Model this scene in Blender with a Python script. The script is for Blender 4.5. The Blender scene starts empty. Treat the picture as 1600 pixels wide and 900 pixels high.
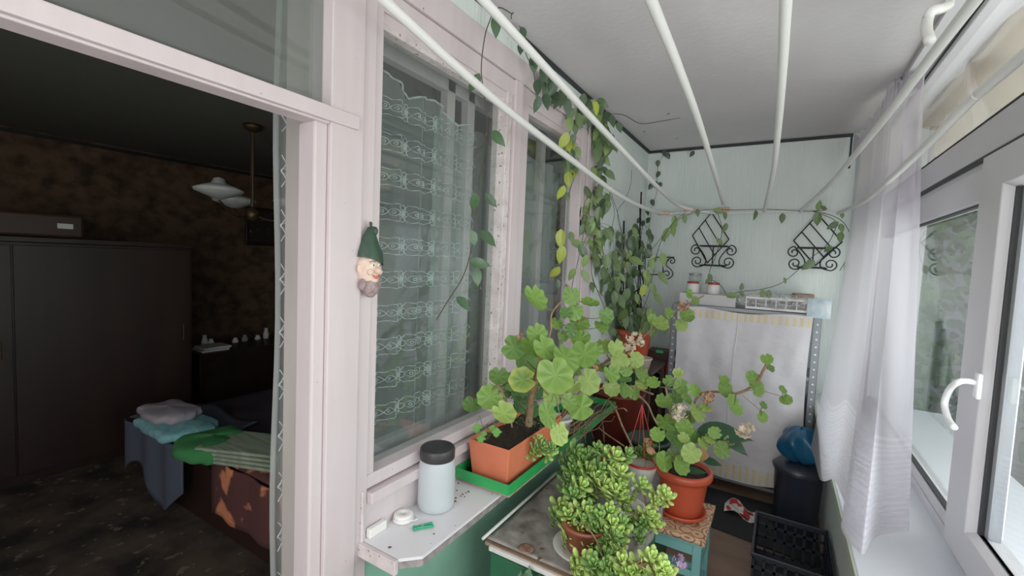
import bpy, math, random
from mathutils import Vector, Matrix
random.seed(7)
V = Vector
pi = math.pi
scene = bpy.context.scene
col = scene.collection

# ---------------------------------------------------------------- camera
F = 700.0
_Y = V((422, 26, -F)).normalized()
_Z = V((600, 12650, 700.)).normalized(); _Z = (_Z - _Z.dot(_Y) * _Y).normalized()
_X = _Y.cross(_Z)
R = Matrix((_X, _Y, _Z))            # world rows expressed in camera axes
CAM = V((0, 0, 1.62))
cd = bpy.data.cameras.new('camera'); cam = bpy.data.objects.new('camera', cd); col.objects.link(cam)
cam.matrix_world = Matrix.Translation(CAM) @ R.to_4x4()
cd.sensor_width = 36; cd.lens = F / 1600 * 36; cd.clip_start = 0.02; cd.clip_end = 200
scene.camera = cam

def P(px, py, ax, v):
    """real place of something seen at px,py of the photo and standing on the plane ax = v"""
    d = R @ V((px - 800, 450 - py, -F)); i = 'xyz'.index(ax)
    return CAM + d * ((v - CAM[i]) / d[i])
def pxm(p):      # pixels per metre at a point
    return F / (p - CAM).dot(R @ V((0, 0, -1)))

# ---------------------------------------------------------------- materials
def newmat(name):
    m = bpy.data.materials.new(name); m.use_nodes = True
    nt = m.node_tree; nt.nodes.clear()
    return m, nt, nt.nodes.new('ShaderNodeOutputMaterial')
def N(nt, t, **k):
    n = nt.nodes.new('ShaderNode' + t)
    for a, b in k.items():
        if a in n.inputs: n.inputs[a].default_value = b
        else: setattr(n, a, b)
    return n
def rgb(c, g=2.2):
    return tuple((x / 255.) ** g for x in c) + (1,)
def coords(nt, scale=(1, 1, 1)):
    tc = N(nt, 'NewGeometry'); mp = N(nt, 'Mapping'); mp.inputs['Scale'].default_value = scale
    nt.links.new(tc.outputs['Position'], mp.inputs['Vector']); return mp.outputs['Vector']
def ramp(nt, src, stops):
    r = N(nt, 'ValToRGB'); e = r.color_ramp.elements
    while len(e) < len(stops): e.new(0.5)
    for q, (p, c) in zip(e, stops): q.position = p; q.color = c
    nt.links.new(src, r.inputs['Fac']); return r.outputs['Color']
def mixc(nt, fac, a, b):
    m = N(nt, 'Mix', data_type='RGBA')
    for s, i in ((fac, 0), (a, 6), (b, 7)):
        if hasattr(s, 'is_output'): nt.links.new(s, m.inputs[i])
        else: m.inputs[i].default_value = s
    return m.outputs[2]

def mat(name, c, rough=.6, c2=None, scale=(6, 6, 6), lo=.35, hi=.7, chips=None, chipscale=40, chipth=.72, bump=0, bscale=60, metal=0, detail=5, stretch=None, dirt=None, coat=0, attr=False, sub=0, alpha=None):
    m, nt, out = newmat(name)
    b = N(nt, 'BsdfPrincipled'); b.inputs['Roughness'].default_value = rough; b.inputs['Metallic'].default_value = metal
    b.inputs['Coat Weight'].default_value = coat
    base = rgb(c)
    if attr:
        a = N(nt, 'Attribute', attribute_name='Col'); base = a.outputs['Color']
    if c2 is not None:
        v = coords(nt, scale); n = N(nt, 'TexNoise', Detail=float(detail), Scale=1.0); nt.links.new(v, n.inputs['Vector'])
        f = ramp(nt, n.outputs['Fac'], [(lo, (0, 0, 0, 1)), (hi, (1, 1, 1, 1))])
        base = mixc(nt, f, base, rgb(c2))
    if chips is not None:
        v = coords(nt, (1, 1, 1)); n = N(nt, 'TexNoise', Detail=6.0, Scale=float(chipscale)); nt.links.new(v, n.inputs['Vector'])
        f = ramp(nt, n.outputs['Fac'], [(chipth, (0, 0, 0, 1)), (chipth + .02, (1, 1, 1, 1))])
        base = mixc(nt, f, base, rgb(chips))
    if hasattr(base, 'is_output'): nt.links.new(base, b.inputs['Base Color'])
    else: b.inputs['Base Color'].default_value = base
    if bump:
        v = coords(nt, stretch or (1, 1, 1)); n = N(nt, 'TexNoise', Detail=4.0, Scale=float(bscale)); nt.links.new(v, n.inputs['Vector'])
        bp = N(nt, 'Bump', Strength=bump, Distance=.01); nt.links.new(n.outputs['Fac'], bp.inputs['Height']); nt.links.new(bp.outputs['Normal'], b.inputs['Normal'])
    sh = b.outputs[0]
    if sub:
        t = N(nt, 'BsdfTranslucent'); mx = N(nt, 'MixShader', Fac=sub)
        if hasattr(base, 'is_output'): nt.links.new(base, t.inputs['Color'])
        else: t.inputs['Color'].default_value = base
        nt.links.new(sh, mx.inputs[1]); nt.links.new(t.outputs[0], mx.inputs[2]); sh = mx.outputs[0]
    if alpha is not None:
        t = N(nt, 'BsdfTransparent'); mx = N(nt, 'MixShader', Fac=alpha)
        nt.links.new(t.outputs[0], mx.inputs[1]); nt.links.new(sh, mx.inputs[2]); sh = mx.outputs[0]
    nt.links.new(sh, out.inputs['Surface'])
    return m

def glassmat(name, tint=(.92, .95, .94, 1), ior=1.6, rough=0.0, haze=0.0, hazec=(.5, .55, .55, 1)):
    m, nt, out = newmat(name)
    t = N(nt, 'BsdfTransparent', Color=tint); g = N(nt, 'BsdfGlossy', Roughness=rough); g.inputs['Color'].default_value = (1, 1, 1, 1)
    mx = N(nt, 'MixShader'); f0 = ((ior - 1) / (ior + 1)) ** 2; ge = N(nt, 'NewGeometry'); dt = N(nt, 'VectorMath', operation='DOT_PRODUCT')
    nt.links.new(ge.outputs['Incoming'], dt.inputs[0]); nt.links.new(ge.outputs['Normal'], dt.inputs[1])
    def mth(op, a, b=None):
        q = N(nt, 'Math', operation=op)
        if hasattr(a, 'is_output'): nt.links.new(a, q.inputs[0])
        else: q.inputs[0].default_value = a
        if b is not None: 
            if hasattr(b, 'is_output'): nt.links.new(b, q.inputs[1])
            else: q.inputs[1].default_value = b
        return q.outputs[0]
    sch = mth('ADD', mth('MULTIPLY', mth('POWER', mth('SUBTRACT', 1.0, mth('ABSOLUTE', dt.outputs['Value'])), 5.0), 1 - f0), f0)
    nt.links.new(sch, mx.inputs[0]); nt.links.new(t.outputs[0], mx.inputs[1]); nt.links.new(g.outputs[0], mx.inputs[2])
    sh = mx.outputs[0]
    if haze:
        d = N(nt, 'BsdfDiffuse', Color=hazec); m2 = N(nt, 'MixShader', Fac=haze)
        nt.links.new(sh, m2.inputs[1]); nt.links.new(d.outputs[0], m2.inputs[2]); sh = m2.outputs[0]
    nt.links.new(sh, out.inputs['Surface']); return m

M = {}
M['white_old'] = mat('old_white_paint', (205, 192, 194), .5, (196, 183, 185), (14, 14, 1.2), chips=(120, 100, 92), chipscale=55, chipth=.735, bump=.12, bscale=18, stretch=(1, 1, .15))
M['white_peel'] = mat('peeling_white_paint', (214, 204, 204), .5, (190, 178, 176), (20, 20, 20), chips=(128, 110, 100), chipscale=70, chipth=.64, bump=.3, bscale=60)
M['reveal'] = mat('taupe_reveal_paint', (176, 168, 163), .6, (160, 152, 147), (4, 4, 2))
M['ceil'] = mat('ceiling_paint', (204, 200, 202), .9, (190, 186, 188), (1.6, 1.2, 1), chips=(140, 135, 132), chipscale=9, chipth=.74, bump=.15, bscale=35)
M['mint'] = mat('mint_textured_wall', (218, 225, 222), .85, (206, 217, 213), (3, 3, 1.2), bump=.55, bscale=90, stretch=(1, 1, .06))
M['mintlow'] = mat('mint_wall_paint', (134, 184, 160), .7, (120, 170, 146), (5, 5, 3), bump=.1, bscale=30)
M['black'] = mat('black_cord', (38, 40, 44), .6)
M['iron'] = mat('black_wrought_iron', (36, 36, 38), .5, metal=.3)
M['pvc'] = mat('white_plastic_frame', (208, 206, 210), .35, (200, 198, 203), (2, 2, 2))
M['tube'] = mat('white_plastic_tube', (222, 222, 219), .35)
M['gasket'] = mat('black_gasket', (45, 45, 48), .6)
M['sill'] = mat('white_sill', (222, 226, 232), .35, (212, 216, 224), (2, 2, 2))
M['glass'] = glassmat('window_glass', ior=1.55)
M['oldglass'] = glassmat('old_window_glass', tint=(.91, .95, .935, 1), ior=1.6, haze=.02)
M['fanlight'] = glassmat('fanlight_glass', tint=(.85, .9, .88, 1), ior=1.6, haze=.10, hazec=(.4, .4, .38, 1))
M['floor'] = mat('brown_floor_boards', (150, 122, 104), .6, (128, 104, 90), (3, 9, 3))
M['wallpaper'] = mat('room_wallpaper', (112, 88, 70), .9, (74, 58, 46), (7, 7, 9), .40, .66)
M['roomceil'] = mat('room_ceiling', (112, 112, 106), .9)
M['carpet'] = mat('room_carpet', (78, 66, 56), .95, (34, 29, 25), (4, 4, 4), .40, .66, chips=(104, 92, 80), chipscale=14, chipth=.62)
M['wardrobe'] = mat('dark_brown_veneer', (52, 37, 32), .45, (42, 30, 27), (2, 6, .8))
M['wardrobe_box'] = mat('brown_suitcase', (66, 45, 34), .5)
M['terracotta'] = mat('terracotta_plastic', (214, 116, 84), .45, (196, 104, 74), (8, 8, 8), chips=(205, 180, 165), chipscale=30, chipth=.72)
M['orange'] = mat('orange_plastic_pot', (196, 82, 56), .35, (182, 74, 52), (6, 6, 6))
M['brownpot'] = mat('brown_pot', (150, 84, 62), .5, (120, 66, 50), (12, 12, 12))
M['greentray'] = mat('green_painted_metal', (48, 160, 84), .35, (36, 140, 74), (7, 7, 7), chips=(70, 60, 50), chipscale=50, chipth=.72)
M['wood'] = mat('raw_wood', (170, 140, 118), .7, (140, 112, 92), (4, 30, 30))
M['soil'] = mat('soil', (62, 48, 38), 1, (36, 28, 22), (60, 60, 60), bump=1, bscale=120)
M['stem'] = mat('woody_stem', (140, 112, 84), .8, (108, 84, 62), (50, 50, 50))
M['greenstem'] = mat('green_stem', (96, 112, 66), .6, (104, 88, 60), (20, 20, 20))
M['darkstem'] = mat('dark_stem', (78, 72, 56), .7, (62, 60, 50), (30, 30, 30))
M['leaf'] = mat('leaf_green', (90, 150, 60), .42, attr=True, sub=.32, bump=.15, bscale=120)
M['waxleaf'] = mat('waxy_leaf', (70, 100, 60), .35, attr=True, sub=.18)
M['succ'] = mat('succulent_leaf', (130, 180, 80), .35, attr=True, sub=.25)
M['flower'] = mat('cream_petals', (236, 226, 200), .7, (214, 186, 160), (60, 60, 60), sub=.3)
M['driedflower'] = mat('dried_petals', (196, 150, 112), .8, (170, 120, 90), (60, 60, 60), sub=.2)
M['lilac'] = mat('lilac_petals', (190, 150, 200), .7, (220, 200, 226), (60, 60, 60), sub=.3)
M['cabgreen'] = mat('dark_green_cabinet', (48, 112, 78), .5, (40, 96, 68), (5, 5, 5))
M['oilcloth'] = mat('dirty_oilcloth', (170, 164, 158), .4, (108, 98, 92), (9, 9, 9), .42, .66, chips=(90, 68, 56), chipscale=26, chipth=.66, bump=.3, bscale=25)
M['stool'] = mat('turquoise_paint', (120, 178, 176), .45, (108, 166, 166), (5, 5, 5))
M['cushion'] = None
M['metalgrey'] = mat('grey_slotted_steel', (128, 132, 138), .45, metal=.4)
M['holes'] = mat('slot_holes', (214, 220, 226), .8)
M['sheet'] = None
M['jarplastic'] = mat('frosted_plastic', (214, 222, 226), .4, sub=.35)
M['lid'] = mat('black_lid', (48, 46, 48), .45, bump=.1)
M['whiteplastic'] = mat('white_plastic', (225, 222, 218), .4)
M['peg'] = mat('green_peg', (44, 150, 110), .4)
M['saucer'] = mat('white_saucer', (214, 212, 208), .35)
M['redpot'] = mat('red_plastic', (206, 50, 44), .4)
M['redstring'] = mat('red_string', (196, 66, 58), .6)
M['maroon'] = mat('maroon_container', (112, 46, 38), .5, (90, 38, 32), (6, 6, 6))
M['darkbox'] = mat('dark_box', (70, 48, 44), .5)
M['greenlabel'] = mat('green_label', (52, 190, 110), .5)
M['blueplastic'] = mat('blue_plastic', (36, 96, 130), .3, (24, 70, 104), (7, 7, 7))
M['darkbin'] = mat('dark_bin', (52, 56, 68), .35)
M['crate'] = mat('black_crate', (34, 38, 46), .4)
M['darkfloor'] = mat('black_rubber_mat', (38, 40, 42), .7)
M['handlew'] = mat('handle_white', (240, 240, 242), .25)
M['grey_concrete'] = mat('outer_wall', (112, 114, 112), .9, (92, 94, 94), (1, 1, 1))
M['yellow_wall'] = mat('pale_yellow_render', (240, 224, 160), .9)
M['awning'] = mat('beige_awning', (214, 200, 180), .8, (196, 180, 158), (2, 2, 2), sub=.5)
M['ground'] = mat('outside_ground', (176, 156, 126), .9, (110, 110, 96), (.8, .8, .8), .4, .6)
M['tree'] = mat('tree_leaves', (80, 110, 56), .6, attr=True, sub=.3)
M['tape'] = mat('tan_tape', (214, 176, 150), .6)
M['lampglass'] = mat('milky_lamp_glass', (210, 214, 210), .25)
M['brass'] = mat('dull_brass', (90, 74, 52), .4, metal=.6)
M['greycloth'] = mat('grey_blue_cloth', (78, 82, 98), .9)
M['turqcloth'] = mat('turquoise_cloth', (130, 178, 182), .9, (90, 150, 160), (25, 25, 25))
M['palecloth'] = mat('pale_grey_cloth', (150, 142, 150), .9)
M['greencloth'] = mat('green_cloth', (56, 124, 70), .9)
M['purplecloth'] = mat('dark_blanket', (64, 54, 62), .95, (48, 40, 48), (4, 4, 30))
M['throw'] = mat('orange_brown_throw', (214, 130, 92), .95, (84, 50, 48), (6, 6, 6), .45, .52)
M['paper'] = mat('white_paper', (214, 214, 208), .7)
M['skin'] = mat('gnome_face_paint', (222, 196, 178), .55, (196, 168, 150), (60, 60, 60))
M['gnomehat'] = mat('gnome_hat_paint', (48, 72, 56), .5, (38, 58, 46), (50, 50, 50))
M['beard'] = mat('gnome_beard_paint', (158, 140, 138), .6, (120, 100, 100), (60, 60, 60), bump=.5, bscale=90)
M['lips'] = mat('gnome_red', (196, 92, 80), .5)
M['eyew'] = mat('gnome_eye', (236, 232, 222), .4)
M['dark'] = mat('gnome_pupil', (44, 34, 32), .4)
M['seed'] = mat('brown_debris', (96, 66, 56), .9)
M['redmetal'] = mat('red_lid', (170, 52, 56), .4)
M['silver'] = mat('silver_lid', (170, 172, 168), .35, metal=.6)

def stripes_sheer(name, base, alpha, hemz=None):
    m, nt, out = newmat(name)
    d = N(nt, 'BsdfDiffuse', Color=base); t = N(nt, 'BsdfTranslucent', Color=base); tr = N(nt, 'BsdfTransparent')
    a = N(nt, 'MixShader', Fac=.5); nt.links.new(d.outputs[0], a.inputs[1]); nt.links.new(t.outputs[0], a.inputs[2])
    mx = N(nt, 'MixShader', Fac=alpha); nt.links.new(tr.outputs[0], mx.inputs[1]); nt.links.new(a.outputs[0], mx.inputs[2])
    if hemz:
        at = N(nt, 'Attribute', attribute_name='Col')      # r = stripe mask, g = hem zone
        sp = N(nt, 'SeparateColor'); nt.links.new(at.outputs['Color'], sp.inputs[0])
        mm = N(nt, 'Math', operation='MULTIPLY_ADD'); mm.inputs[1].default_value = hemz; mm.inputs[2].default_value = alpha
        nt.links.new(sp.outputs[0], mm.inputs[0]); nt.links.new(mm.outputs[0], mx.inputs[0])
    nt.links.new(mx.outputs[0], out.inputs['Surface']); return m
M['lace'] = stripes_sheer('lace_net', (.66, .72, .72, 1), .32)
M['lace2'] = stripes_sheer('plain_net', (.74, .78, .76, 1), .55)
M['lacethread'] = mat('lace_thread', (236, 242, 242), .9, sub=.3, alpha=.62)
M['sheer'] = stripes_sheer('white_sheer', (.70, .67, .74, 1), .74, .22)
M['bag'] = None
def bagmat():
    m, nt, out = newmat('clear_plastic_bag')
    t = N(nt, 'BsdfTransparent'); g = N(nt, 'BsdfPrincipled', Roughness=.15); g.inputs['Base Color'].default_value = (.92, .94, .95, 1)
    v = coords(nt, (1, 1, 1)); n = N(nt, 'TexNoise', Scale=38.0, Detail=4.0); nt.links.new(v, n.inputs['Vector'])
    bp = N(nt, 'Bump', Strength=1.0, Distance=.03); nt.links.new(n.outputs['Fac'], bp.inputs['Height']); nt.links.new(bp.outputs[0], g.inputs['Normal'])
    f = ramp(nt, n.outputs['Fac'], [(.4, (.10, .10, .10, 1)), (.62, (.45, .45, .45, 1))])
    mx = N(nt, 'MixShader'); nt.links.new(f, mx.inputs[0]); nt.links.new(t.outputs[0], mx.inputs[1]); nt.links.new(g.outputs[0], mx.inputs[2])
    nt.links.new(mx.outputs[0], out.inputs['Surface']); return m
M['bag'] = bagmat()
def sheetmat():
    m, nt, out = newmat('white_sheet_yellow_border')
    b = N(nt, 'BsdfPrincipled', Roughness=.9)
    g = N(nt, 'NewGeometry'); s = N(nt, 'SeparateXYZ'); nt.links.new(g.outputs['Position'], s.inputs[0])
    def bell(z, w):
        a = N(nt, 'Math', operation='SUBTRACT'); nt.links.new(s.outputs[2], a.inputs[0]); a.inputs[1].default_value = z
        c = N(nt, 'Math', operation='ABSOLUTE'); nt.links.new(a.outputs[0], c.inputs[0])
        d = N(nt, 'Math', operation='LESS_THAN'); nt.links.new(c.outputs[0], d.inputs[0]); d.inputs[1].default_value = w; return d.outputs[0]
    m1 = N(nt, 'Math', operation='ADD'); nt.links.new(bell(1.285, .03), m1.inputs[0]); nt.links.new(bell(.17, .055), m1.inputs[1])
    w = N(nt, 'Math', operation='SINE'); wx = N(nt, 'Math', operation='MULTIPLY'); nt.links.new(s.outputs[0], wx.inputs[0]); wx.inputs[1].default_value = 150
    nt.links.new(wx.outputs[0], w.inputs[0]); rr = N(nt, 'MapRange'); rr.inputs[1].default_value = -.3; rr.inputs[2].default_value = .9; rr.inputs[3].default_value = .15; rr.inputs[4].default_value = .75
    nt.links.new(w.outputs[0], rr.inputs[0])
    f = N(nt, 'Math', operation='MULTIPLY'); nt.links.new(m1.outputs[0], f.inputs[0]); nt.links.new(rr.outputs[0], f.inputs[1])
    n = N(nt, 'TexNoise', Scale=9.0, Detail=4.0); nt.links.new(g.outputs['Position'], n.inputs['Vector'])
    base = mixc(nt, n.outputs['Fac'], rgb((226, 223, 227)), rgb((206, 203, 208)))
    c = mixc(nt, f.outputs[0], base, rgb((224, 200, 130))); nt.links.new(c, b.inputs['Base Color'])
    bp = N(nt, 'Bump', Strength=.5, Distance=.02); nt.links.new(n.outputs['Fac'], bp.inputs['Height']); nt.links.new(bp.outputs[0], b.inputs['Normal'])
    nt.links.new(b.outputs[0], out.inputs['Surface']); return m
M['sheet'] = sheetmat()
def cushmat():
    m, nt, out = newmat('paisley_cushion_cloth')
    b = N(nt, 'BsdfPrincipled', Roughness=.9); v = coords(nt, (1, 1, 1))
    w = N(nt, 'TexVoronoi', Scale=14.0); nt.links.new(v, w.inputs['Vector'])
    mu = N(nt, 'Math', operation='MULTIPLY'); mu.inputs[1].default_value = 28; nt.links.new(w.outputs['Distance'], mu.inputs[0])
    si = N(nt, 'Math', operation='SINE'); nt.links.new(mu.outputs[0], si.inputs[0])
    c = ramp(nt, si.outputs[0], [(.35, rgb((206, 168, 132))), (.75, rgb((136, 94, 74)))])
    nt.links.new(c, b.inputs['Base Color']); nt.links.new(b.outputs[0], out.inputs['Surface']); return m
M['cushion'] = cushmat()
def pattern_metal():
    pass

# ---------------------------------------------------------------- mesh builder
ORI = {}
class MB:
    def __init__(s): s.v = []; s.f = []; s.c = []; s.cur = (1, 1, 1, 1); s.m = []; s.mi = 0
    def add(s, vs, fs, cs=None):
        n = len(s.v); s.v += [V(p) for p in vs]; s.f += [tuple(i + n for i in f) for f in fs]
        s.c += cs if cs else [s.cur] * len(vs); s.m += [s.mi] * len(fs)
    def box(s, x0, x1, y0, y1, z0, z1, rot=None, about=None):
        vs = [V((x, y, z)) for x in (x0, x1) for y in (y0, y1) for z in (z0, z1)]
        if rot is not None:
            a = V(about) if about else V(((x0 + x1) / 2, (y0 + y1) / 2, (z0 + z1) / 2))
            m = Matrix.Rotation(rot, 3, 'Z') if not isinstance(rot, Matrix) else rot
            vs = [a + m @ (p - a) for p in vs]
        s.add(vs, [(0, 1, 3, 2), (4, 6, 7, 5), (0, 4, 5, 1), (2, 3, 7, 6), (0, 2, 6, 4), (1, 5, 7, 3)]); return s
    def hexa(s, p):   # 8 points: bottom ring 4, top ring 4
        s.add(p, [(3, 2, 1, 0), (4, 5, 6, 7), (0, 1, 5, 4), (1, 2, 6, 5), (2, 3, 7, 6), (3, 0, 4, 7)]); return s
    def prism(s, poly, z0, z1):
        n = len(poly); vs = [(x, y, z0) for x, y in poly] + [(x, y, z1) for x, y in poly]
        s.add(vs, [tuple(range(n))[::-1], tuple(range(n, 2 * n))] + [(i, (i + 1) % n, n + (i + 1) % n, n + i) for i in range(n)]); return s
    def tube(s, pts, r, seg=8, cap=True, flat=1.0):
        pts = [V(p) for p in pts]; n = len(pts)
        rs = r if isinstance(r, (list, tuple)) else [r] * n
        vs = []; up = None
        for i, p in enumerate(pts):
            t = (pts[min(i + 1, n - 1)] - pts[max(i - 1, 0)]).normalized()
            if up is None: up = t.orthogonal().normalized()
            else:
                up = up - up.dot(t) * t
                up = up.normalized() if up.length > 1e-6 else t.orthogonal().normalized()
            b = t.cross(up)
            for k in range(seg):
                a = 2 * pi * k / seg; vs.append(p + (up * math.cos(a) + b * math.sin(a) * flat) * rs[i])
        fs = [(i * seg + k, i * seg + (k + 1) % seg, (i + 1) * seg + (k + 1) % seg, (i + 1) * seg + k) for i in range(n - 1) for k in range(seg)]
        if cap: fs += [tuple(range(seg))[::-1], tuple(range((n - 1) * seg, n * seg))]
        s.add(vs, fs); return s
    def lathe(s, prof, c, seg=32, ax=None, sy=1.0):
        c = V(c); m = ax if ax is not None else Matrix.Identity(3); vs = []
        for r, z in prof:
            for k in range(seg):
                a = 2 * pi * k / seg; vs.append(c + m @ V((r * math.cos(a), r * sy * math.sin(a), z)))
        n = len(prof)
        fs = [(i * seg + k, i * seg + (k + 1) % seg, (i + 1) * seg + (k + 1) % seg, (i + 1) * seg + k) for i in range(n - 1) for k in range(seg)]
        if prof[0][0] > 1e-5: fs.append(tuple(range(seg))[::-1])
        if prof[-1][0] > 1e-5: fs.append(tuple(range((n - 1) * seg, n * seg)))
        s.add(vs, fs); return s
    def grid(s, fn, nu, nv, cf=None):
        vs = [fn(i / nu, j / nv) for i in range(nu + 1) for j in range(nv + 1)]
        cs = [cf(i / nu, j / nv) for i in range(nu + 1) for j in range(nv + 1)] if cf else None
        fs = [(i * (nv + 1) + j, (i + 1) * (nv + 1) + j, (i + 1) * (nv + 1) + j + 1, i * (nv + 1) + j + 1) for i in range(nu) for j in range(nv)]
        s.add(vs, fs, cs); return s
    def ell(s, c, r, rot=None, seg=16, rings=10):
        c = V(c); m = rot or Matrix.Identity(3); vs = []
        for i in range(rings + 1):
            th = pi * i / rings
            for k in range(seg):
                a = 2 * pi * k / seg
                vs.append(c + m @ V((r[0] * math.sin(th) * math.cos(a), r[1] * math.sin(th) * math.sin(a), r[2] * math.cos(th))))
        fs = [(i * seg + k, (i + 1) * seg + k, (i + 1) * seg + (k + 1) % seg, i * seg + (k + 1) % seg) for i in range(rings) for k in range(seg)]
        s.add(vs, fs); return s
    # ---- leaves
    def round_leaf(s, c, n, t, r, colr, yel=None, seed=0):
        rd = random.Random(seed); n = n.normalized(); t = (t - t.dot(n) * n).normalized(); b = n.cross(t)
        S = 36; rings = (0.0, .3, .62, .88, 1.0); vs = []; cs = []
        ph = rd.uniform(0, 1); cup = rd.uniform(-.12, .22); lob = rd.choice((7, 8, 9)); asp = rd.uniform(.86, 1.05)
        for q in rings:
            for k in range(S):
                th = 2 * pi * k / S; d = abs(th - pi)
                rr = r * q * (1 + .040 * q * math.cos(lob * th + ph) + .012 * math.cos(3 * lob * th)) * (1 - .42 * math.exp(-(d / .20) ** 2) * q)
                h = r * (cup * q * q + .06 * q * math.cos(lob * th + ph) + .05 * q * q * math.sin(2 * th + ph * 6))
                vs.append(c + t * rr * math.cos(th) + b * rr * math.sin(th) * asp + n * h)
                g = .92 + .07 * math.cos(lob * th + ph) * q - .14 * math.exp(-((q - .5) / .16) ** 2) + (.10 if q < .1 else 0)
                cc = [colr[i] * g for i in range(3)]
                if yel is not None and q > .5:
                    f = (q - .5) * 1.5 * yel; cc = [cc[i] * (1 - f) + (.62, .62, .12)[i] * f for i in range(3)]
                cs.append((*cc, 1))
        fs = [(i * S + k, i * S + (k + 1) % S, (i + 1) * S + (k + 1) % S, (i + 1) * S + k) for i in range(len(rings) - 1) for k in range(S)]
        s.add(vs, fs, cs)
    def ovate(s, c, n, t, L, W, colr, bend=.2, fold=.25, lobes=False):
        """base at c, tip along t"""
        t = t.normalized(); n = (n - n.dot(t) * t).normalized(); b = n.cross(t); NU = 8; NV = 4; vs = []; cs = []
        for i in range(NU + 1):
            u = i / NU; w = W * (math.sin(pi * u ** .8) ** .8 if 0 < u < 1 else .03)
            if lobes: w *= 1 + .28 * math.cos(u * 15)
            for j in range(NV + 1):
                q = (j / NV - .5) * 2
                vs.append(c + t * L * u * (1 - .1 * abs(q)) + b * w * .5 * q + n * (fold * w * .5 * abs(q) - bend * L * u * u))
                g = .92 + .12 * abs(q) + (.18 if j == 2 else 0); cs.append((colr[0] * g, colr[1] * g, colr[2] * g, 1))
        fs = [(i * (NV + 1) + j, (i + 1) * (NV + 1) + j, (i + 1) * (NV + 1) + j + 1, i * (NV + 1) + j + 1) for i in range(NU) for j in range(NV)]
        s.add(vs, fs, cs)
    def fat_leaf(s, c, n, t, L, W, colr):
        t = t.normalized(); n = (n - n.dot(t) * t).normalized(); b = n.cross(t); vs = []; cs = []
        st = ((0, .18), (.35, .42), (.68, .95), (.88, .85), (1.0, .22)); S = 6
        for u, w in st:
            for k in range(S):
                a = 2 * pi * k / S
                vs.append(c + t * L * u + b * math.cos(a) * W * .5 * w + n * (math.sin(a) * W * .16 * w + .16 * L * u * u))
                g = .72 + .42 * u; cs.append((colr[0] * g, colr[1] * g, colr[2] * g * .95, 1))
        fs = [(i * S + k, i * S + (k + 1) % S, (i + 1) * S + (k + 1) % S, (i + 1) * S + k) for i in range(4) for k in range(S)]
        fs.append(tuple(range(4 * S, 5 * S)))
        s.add(vs, fs, cs)
    def build(s, name, m, parent=None, smooth=False, bevel=0, seg=2, solid=0, subd=0, stuff=False):
        if parent is not None: o0 = ORI[parent.name]
        else:
            xs = [p.x for p in s.v]; ys = [p.y for p in s.v]; zs = [p.z for p in s.v]
            o0 = V(((min(xs) + max(xs)) / 2, (min(ys) + max(ys)) / 2, min(zs)))
        me = bpy.data.meshes.new(name); me.from_pydata([p - o0 for p in s.v], [], s.f)
        for q in (m if isinstance(m, (list, tuple)) else [m]): me.materials.append(q if not isinstance(q, str) else M[q])
        if any(s.m): me.polygons.foreach_set('material_index', s.m)
        if any(c is not s.c[0] for c in s.c[:2000]) or s.c and s.c[0] != (1, 1, 1, 1):
            ca = me.color_attributes.new('Col', 'FLOAT_COLOR', 'POINT')
            ca.data.foreach_set('color', [x for c in s.c for x in c])
        me.update()
        if smooth: me.polygons.foreach_set('use_smooth', [True] * len(me.polygons))
        o = bpy.data.objects.new(name, me); col.objects.link(o)
        if parent is not None: o.parent = parent
        else: o.location = o0
        ORI[o.name] = o0
        if bevel:
            b = o.modifiers.new('b', 'BEVEL'); b.width = bevel; b.segments = seg; b.limit_method = 'ANGLE'
        if solid:
            b = o.modifiers.new('s', 'SOLIDIFY'); b.thickness = solid; b.offset = 0
        if subd:
            b = o.modifiers.new('u', 'SUBSURF'); b.levels = subd; b.render_levels = subd
        if stuff: o['kind'] = 'stuff'
        return o
def tag(o, label, cat, group=None):
    o['label'] = label; o['category'] = cat
    if group: o['group'] = group
    return o
def thing(name, label, cat, loc, group=None):
    o = bpy.data.objects.new(name, None); col.objects.link(o); o.location = loc; o.empty_display_size = .05
    ORI[o.name] = V(loc); return tag(o, label, cat, group)
def struct(name, mb, m, parent=None, **k):
    o = mb.build(name, m, parent, **k)
    if parent is None: o['kind'] = 'structure'
    return o
def cr(pts, n=6):     # catmull-rom
    pts = [V(p) for p in pts]; q = [pts[0]] + pts + [pts[-1]]; out = []
    for i in range(1, len(q) - 2):
        a, b, c, d = q[i - 1], q[i], q[i + 1], q[i + 2]
        for k in range(n):
            t = k / n; out.append(.5 * ((2 * b) + (c - a) * t + (2 * a - 5 * b + 4 * c - d) * t * t + (3 * b - a - 3 * c + d) * t ** 3))
    out.append(pts[-1]); return out
def lerp(a, b, t): return a + (b - a) * t

# ================================================================ THE SETTING
XL, XLI = -1.05, -1.20            # balcony face and room face of the house wall
YE = 3.94; YB = -1.6; ZC = 2.6
struct('floor', MB().box(XL, .60, YB, YE, -.1, 0), 'floor')
struct('ceiling', MB().box(XL - .15, .75, YB, YE + .1, ZC, ZC + .12), 'ceil')
w = MB(); w.box(-1.2, .75, YE, YE + .12, 0, ZC); struct('wall_end', w, 'mint')
w = MB(); w.box(-1.2, .75, YB - .12, YB, 0, ZC); struct('wall_back', w, 'mint')
w = MB(); w.box(XLI, XL, .93, 2.66, 0, .735); w.box(XLI, XL, 2.66, YE, 0, .735); struct('wall_left_lower', w, 'mintlow')
w = MB(); w.box(XLI, XL, 2.70, YE, .735, ZC); w.box(XLI, XL, YB, -.9, 0, ZC); w.box(XLI, XL, -.9, 2.70, 2.505, ZC); struct('wall_left', w, 'mint')
w = MB(); w.box(.32, .62, YB, YE, 0, .715); struct('wall_right', w, 'mint')
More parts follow.
